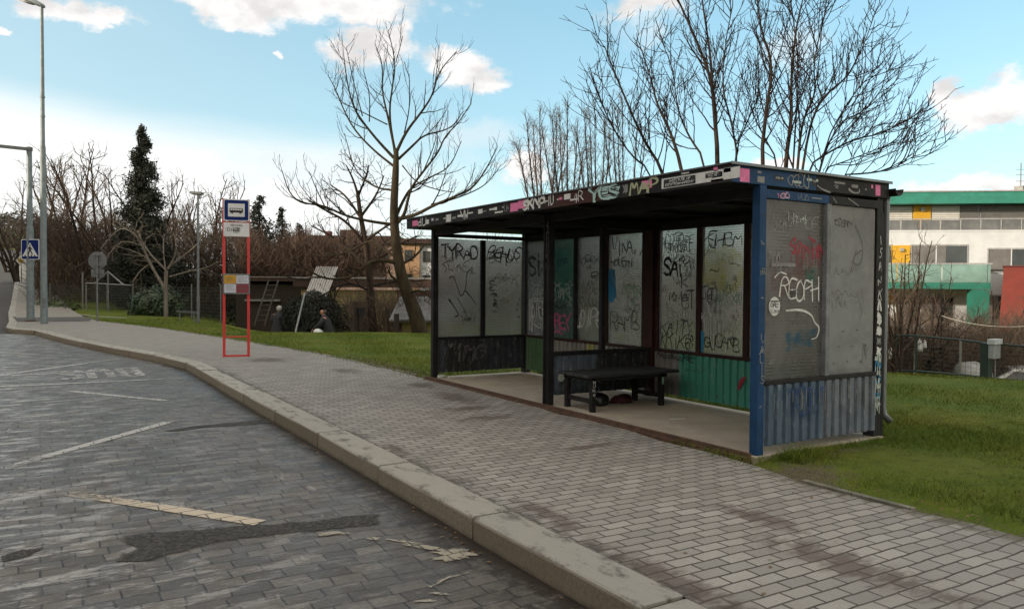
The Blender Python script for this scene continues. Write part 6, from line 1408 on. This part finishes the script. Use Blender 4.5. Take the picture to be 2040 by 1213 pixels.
# conifers
def conifer(name,label,px,topy,basey,D,wpx,seed,mat,n_wh=26,per=9,dens=46,droop=-.15,leaf=.075):
    b=A(px,basey,D);z=tz(b.x,b.y);top=A(px,topy,D).z;h=top-z;w=wpx/2*D/F;o=thing(name,label,'tree',(b.x,b.y,z))
    r=R_(seed);tb_=MB();tb_.tube([(0,0,-.3),(0,0,h*.6),(0,0,h*.98)],[.16,.09,.02],7);P=[];Nn=[]
    for i in range(n_wh):
        t=(i+.5)/n_wh;zz=h*(.06+.93*t);R=w*(1-t)**.78*(1+.12*math.sin(i*2.1))+.05
        for k in range(max(4,int(per*(1-t*.5)))):
            q=2*math.pi*(k+r.random())/per+i*.7;L=R*r.uniform(.7,1.12);e=V((math.cos(q)*L,math.sin(q)*L,zz+L*(droop+.28*t)))
            s_=V((0,0,zz+.04));tb_.tube([s_,(s_+e)/2+V((0,0,.03)),e],[.02,.014,.006],3,False)
            m=int(dens*(.35+L))
            for j in range(m):
                f=r.random()**.65;c=s_+(e-s_)*f;sp=.05+.17*L*(1-.45*f);P.append((c.x+r.gauss(0,sp),c.y+r.gauss(0,sp),c.z+r.gauss(0,sp*.5+.05)-.02));Nn.append((math.cos(q)*.4,math.sin(q)*.4,.8))
    tb_.build('trunk',M['bk_br'],o);leaves('crown',np.array(P),np.array(Nn),leaf,mat,o,seed,.38);return o
M['ndl']=foliage('dark_needles',(.009,.011,.007),(.016,.020,.012),.8);M['ndl2']=foliage('spruce_needles',(.010,.013,.010),(.016,.020,.015),.8)
conifer('conifer','tall narrow dark conifer above the left hedge',285,250,600,42.5,132,11,M['ndl'],58,10,46,-.05,.11)
conifer('spruce','dark spruce peak just right of the bus stop sign',517,388,575,42,150,12,M['ndl2'],24,8,34,-.1,.12)
conifer('spruce','smaller dark spruce second right of the bus stop sign',562,412,575,44,110,13,M['ndl2'],22,8,32,-.1,.12)
conifer('spruce','low broad dark spruce left of the distant house',596,446,575,45,110,14,M['ndl2'],18,8,32,-.05,.12)
# far tree line along the hilltop beyond the road
fb2=[]
for i,(px,D,rx,rz) in enumerate([(-60,150,14,6),(-10,160,9,5),(22,170,8,4.5),(60,150,10,4.5)]):
    c=A(px,470,D);fb2.append((c,rx,rx*.6,rz))
o=bush('distant_wood','far dark wood on the hilltop at the end of the road',fb2,9000,.42,foliage('far_wood',(.035,.033,.028),(.05,.045,.036),.9),15);o['category']='wood';o['kind']='stuff'
# ---------------------------------------------------------------- lawn blades
rg=np.random.default_rng(5)
def blades(n,fx,seed,hmin,hmax,w):
    rg=np.random.default_rng(seed);pts=[]
    x,y=fx(rg,n)
    ok=np.ones(len(x),bool)
    ed=np.interp(y,[a for a,_ in EDGE],[b for _,b in EDGE]);ok&=x>ed+rg.normal(-.03,.085,len(x))+.07*np.sin(y*2.7)*np.sin(y*6.1+1)
    ok&=~((x>5.30)&(x<7.28)&(y>4.58)&(y<11.36))
    bare=((x-5.25)/.5)**2+((y-4.05)/.45)**2;ok&=(bare>rg.uniform(.2,1.4,len(x)))
    bare=((x-5.15)/.25)**2+((y-2.6)/1.8)**2;ok&=(bare>rg.uniform(.2,1.4,len(x)))
    x=x[ok];y=y[ok];z=np.array([tz(a,b)+.005 for a,b in zip(x,y)])
    n=len(x);h=rg.uniform(hmin,hmax,n)*(1+.45*np.sin(x*2.1+y)*np.sin(y*1.7-x*.6)+.5*np.maximum(0,np.sin(x*9+3*np.sin(y*4))*np.sin(y*8+2*np.sin(x*5)))**2);a=rg.uniform(0,6.28,n);l=rg.normal(0,.55,(n,2))*h[:,None]
    dx=np.cos(a)*w/2;dy=np.sin(a)*w/2
    Vv=np.stack([np.stack([x-dx,y-dy,z],1),np.stack([x+dx,y+dy,z],1),np.stack([x+l[:,0],y+l[:,1],z+h],1)],1)
    return Vv.reshape(-1,3)
def reg(poly_x,poly_y,pw=1.):
    return lambda rg,n:(poly_x[0]+(poly_x[1]-poly_x[0])*rg.random(n),poly_y[0]+(poly_y[1]-poly_y[0])*rg.random(n)**pw)
vv=np.concatenate([blades(95000,reg((5.0,9.5),(-1.5,5.5)),1,.018,.045,.006),blades(70000,reg((6.5,14.2),(-1.5,11)),2,.022,.05,.009),blades(45000,reg((4.4,11.5),(11,24.5)),3,.025,.055,.012),blades(12000,reg((1.8,6.),(24,36)),4,.03,.07,.016),
 blades(2200,lambda rg,n:(5.38+rg.random(n)*1.9,4.52-np.abs(rg.normal(0,.09,n))),6,.02,.055,.006),blades(1600,lambda rg,n:(5.45+np.abs(rg.normal(0,.22,n)),4.45-np.abs(rg.normal(0,.16,n))),8,.05,.12,.007),blades(900,lambda rg,n:(7.3+np.abs(rg.normal(0,.06,n)),4.6+rg.random(n)*6.5),7,.05,.12,.008)])
me=bpy.data.meshes.new('grass_blades');nv=len(vv);me.vertices.add(nv);me.vertices.foreach_set('co',vv.astype(np.float32).ravel());me.loops.add(nv);me.loops.foreach_set('vertex_index',np.arange(nv,dtype=np.int32));me.polygons.add(nv//3);me.polygons.foreach_set('loop_start',np.arange(0,nv,3,dtype=np.int32));me.polygons.foreach_set('loop_total',np.full(nv//3,3,dtype=np.int32));me.update();me.validate()
s=N('grass_blade');p=s.pos();n1=s.noise(p,.55,5,.6);n2=s.noise(p,40,2,.5);n3=s.noise(p,4,5,.6)
col=s.mix(s.sm(n1,.35,.65),(.078,.125,.012),(.13,.15,.020));col=s.mix(s.m('MULTIPLY',s.sm(n3,.5,.7),.6),col,(.048,.080,.010));col=s.mix(s.m('MULTIPLY',s.sm(n2,.6,.72),.6),col,(.16,.14,.06))
me.materials.append(s.fin(col,.7,spec=.2));o=bpy.data.objects.new('grass_blades',me);C.objects.link(o);tag(o,'short winter grass covering the lawn around the shelter','grass',kind='stuff')

# ---------------------------------------------------------------- unseen houses added left of the frame to keep low sun off the foreground
M['plas']=pm('beige_plaster',(.35,.31,.24),(.30,.26,.2),1.5,.9);M['tile']=pm('red_roof_tile',(.16,.06,.04),(.11,.045,.03),6,.8)
for i,(y0,y1,hw,hr,lb) in enumerate([(-42,-20.02,6.4,9.4,'unseen beige house added for shade across the street, farthest behind the viewer'),(-20,1.98,6.6,9.8,'unseen beige house added for shade across the street beside the viewer'),(2,24.98,6.8,10.0,'unseen beige house added for shade across the street opposite the shelter'),(25,47.98,6.4,9.2,'unseen beige house added for shade across the street opposite the signal pole'),(48,76,7.2,10.2,'unseen beige house added for shade across the street, farthest up the hill')]):
    zb=hill(-18,y0);o=thing('house',lb,'house',(-18,(y0+y1)/2,zb),0,'houses added for shade across the street');L=(y1-y0)/2
    b=MB();b.box(-4.5,4.5,-L,L,-.5,hw);b.build('wall',M['plas'],o)
    b=MB();b.add([(-5,-L-.4,hw-.2),(5,-L-.4,hw-.2),(0,-L-.4,hr),(-5,L+.4,hw-.2),(5,L+.4,hw-.2),(0,L+.4,hr)],[(0,1,2),(5,4,3),(0,2,5,3),(1,4,5,2),(0,3,4,1)]);rf=b.build('roof',M['tile'],o)
    b=MB();b.box(-.4,.4,-L*.4,-L*.4+.8,hr-1.2,hr+1.0);b.build('chimney',M['brick'],rf)
    for k in range(5):
        for zz in (1.0,3.8):
            y=-L+1.5+k*(2*L-3)/4.6;b=MB();b.box(4.49,4.54,y,y+1.2,zz,zz+1.4);f=b.build('window',M['rend'],o);b=MB();b.box(4.541,4.55,y+.08,y+1.12,zz+.08,zz+1.32);b.build('pane',M['glassd'],f)
    b=MB();b.box(4.49,4.56,L-2.6,L-1.5,0,2.1);b.build('door',M['dkwood'],o)

# a few dead leaves, twigs and grit on lawn, pavement edge and gutter
rg=np.random.default_rng(77);P=[];k=0
for n,fx in ((160,lambda:(5.1+rg.random()*4.5,-1+rg.random()*6.,.02)),(110,lambda:(5.15+abs(rg.normal(0,.12)),.5+rg.random()*3.6,.012)),(120,lambda:(5.3-abs(rg.normal(0,.10)),4.7+rg.random()*6.6,.006)),(170,lambda:(2.36-abs(rg.normal(0,.07)),1+rg.random()*15,-.139)),(140,lambda:(4.7+rg.random()*5,11.5+rg.random()*11,.03)),(60,lambda:(2.7+rg.random()*2.4,1+rg.random()*10,.004))):
    for i in range(n):P.append(fx())
P=np.array(P);o=leaves('fallen_leaves',P,np.tile(np.array([[0,0,6.]]),(len(P),1)),.016,foliage('dead_leaf',(.16,.10,.05),(.10,.06,.03),.9),None,78,.6)
tag(o,'dead leaves and grit scattered along the pavement edge and gutter','leaf litter',kind='stuff')
# ================================================================ SKY, SUN, CAMERA
SUN_AZ=math.radians(31.57-118);SUN_EL=math.radians(14)   # clockwise from +y: sun low on the left
w=bpy.data.worlds.new('World');sc.world=w;w.use_nodes=True;nt=w.node_tree
class WN(N):
    def __init__(s,nt):s.nt=nt
s=WN(nt);bg=nt.nodes['Background'];bg.inputs['Strength'].default_value=.15
sky=s.n('ShaderNodeTexSky');sky.sky_type='NISHITA';sky.sun_disc=False;sky.sun_elevation=SUN_EL;sky.sun_rotation=SUN_AZ;sky.air_density=1.;sky.dust_density=.8;sky.ozone_density=1.5
g_=s.n('ShaderNodeTexCoord').outputs['Generated'];x,y,z=s.sep(g_)
az0=s.m('ARCTAN2',x,y);el0=s.m('ARCSINE',z)
wa=s.noise(s.map(g_,(1,1,1.5)),11,8,.62);wb=s.noise(s.map(g_,(1,1,1.5),loc=(3,5,1)),11,8,.62)
# torn cloud edges: the blobs are looked up through a rumpled direction
az=s.m('ADD',az0,s.m('MULTIPLY',s.m('SUBTRACT',wa,.5),.13));el=s.m('ADD',el0,s.m('MULTIPLY',s.m('SUBTRACT',wb,.5),.085))
def dirof(px,py):
    d=ray(px,py).normalized();return math.atan2(d.x,d.y),math.asin(d.z)
cz_=s.map(g_,(1,1,1.7));nz=s.noise(cz_,9,7,.6);nz2=s.noise(cz_,24,6,.6)
wob=s.m('ADD',s.m('MULTIPLY',s.m('SUBTRACT',nz,.5),1.5),s.m('MULTIPLY',s.m('SUBTRACT',nz2,.5),.9))
def cloud(px,py,rx,ry):
    a,e=dirof(px,py);f=1/F*math.cos(a-YAW)**2
    return s.blob(az,el,a,e,rx*f,ry/F*math.cos(a-YAW))
strong=None
for q in [(640,2,300,42),(450,12,130,30),(760,82,100,42),(700,112,60,36),(805,62,48,36),(915,128,78,42),(955,150,50,26),(1960,215,120,52),(1900,180,56,44),(2040,195,90,52),(1985,230,110,34),(1940,375,150,26),(1560,328,70,20),(130,12,110,26),(200,28,30,12),(545,103,20,9),(5,65,20,15),(1045,335,50,36),(1290,8,90,20),(2300,120,200,60),(-300,60,200,60)]:
    c=cloud(*q);strong=c if strong is None else s.m('MAXIMUM',strong,c)
mS=s.sm(s.m('ADD',strong,wob),-.10,.50)
faint=None
for q in [(1300,20,110,36),(1290,70,50,28),(1590,85,80,50),(940,270,150,50),(1080,300,90,40),(600,330,300,60)]:
    c=cloud(*q);faint=c if faint is None else s.m('MAXIMUM',faint,c)
mF=s.m('MULTIPLY',s.sm(s.m('ADD',faint,wob),-.05,.9),.6)
# veil of thin bright cloud low on the left
a0,e0=dirof(0,168);a1,e1=dirof(650,275);a2,e2=dirof(1060,330)
sl=(e1-e0)/(a1-a0);lv=s.m('ADD',e0,s.m('MULTIPLY',s.m('SUBTRACT',az0,a0),sl))
vn=s.noise(s.map(g_,(1,1,5)),3,5,.5)
mV=s.sm(s.m('ADD',s.m('SUBTRACT',lv,el0),s.m('MULTIPLY',s.m('SUBTRACT',vn,.5),.05)),-.02,.045)
mV=s.m('MULTIPLY',mV,s.sm(az,a2+.05,a1-.05));mV=s.m('MULTIPLY',mV,s.sm(az,-2.4,-1.6))
col=s.mix(1.,sky.outputs[0],SKYT,'MULTIPLY')
# thin high haze evens the clear sky out towards the horizon
col=s.mix(.68,col,s.mix(s.sm(el,0.,.5),HZ0,HZ1))
col=s.mix(s.m('MULTIPLY',s.sm(az,.75,-.35),.38),col,HZL)
# cumulus: bright towards the sun (left/up), greyer low and right
sh=s.noise(s.map(g_,(1,1,1.7),loc=(.02,-.012,-.03)),9,6,.55)
cc=s.mix(s.sm(s.m('SUBTRACT',nz,sh),-.16,.10),CLD,CLB)
col=s.mix(s.m('MULTIPLY',mV,.93),col,VEIL);# broken cloud added out of view, overhead and behind, to lift ambient light
away=s.m('MAXIMUM',s.sm(el,.50,.85),s.m('MAXIMUM',s.sm(az,1.5,2.1),s.sm(az,-.75,-1.3)))
og=s.noise(s.map(g_,(1,1,1.4)),2.6,6,.55)
mO=s.m('MULTIPLY',s.sm(og,.38,.52),away);col=s.mix(mO,col,CLO)
col=s.mix(mF,col,CLF);col=s.mix(mS,col,cc)
s.L(col,bg.inputs['Color'])
sun=bpy.data.lights.new('sun','SUN');sun.energy=SUNE;sun.angle=math.radians(SUNA);sun.color=(1,.86,.68);so=bpy.data.objects.new('sun',sun);C.objects.link(so)
sd=V((math.sin(SUN_AZ)*math.cos(SUN_EL),math.cos(SUN_AZ)*math.cos(SUN_EL),math.sin(SUN_EL)));so.rotation_euler=sd.to_track_quat('Z','Y').to_euler();so.location=(-20,0,30)
cam=bpy.data.cameras.new('camera');cam.sensor_width=36;cam.lens=F/2040*36;cam.clip_end=3000;cam.clip_start=.05
co=bpy.data.objects.new('camera',cam);C.objects.link(co);m=Matrix((RT,UP,-FW)).transposed().to_4x4();m.translation=CAMP;co.matrix_world=m;sc.camera=co
sc.view_settings.view_transform='Standard';sc.view_settings.look='None';sc.view_settings.gamma=1;sc.view_settings.exposure=EXPO
try:
    sc.cycles.max_bounces=8;sc.cycles.transparent_max_bounces=16
except Exception:pass
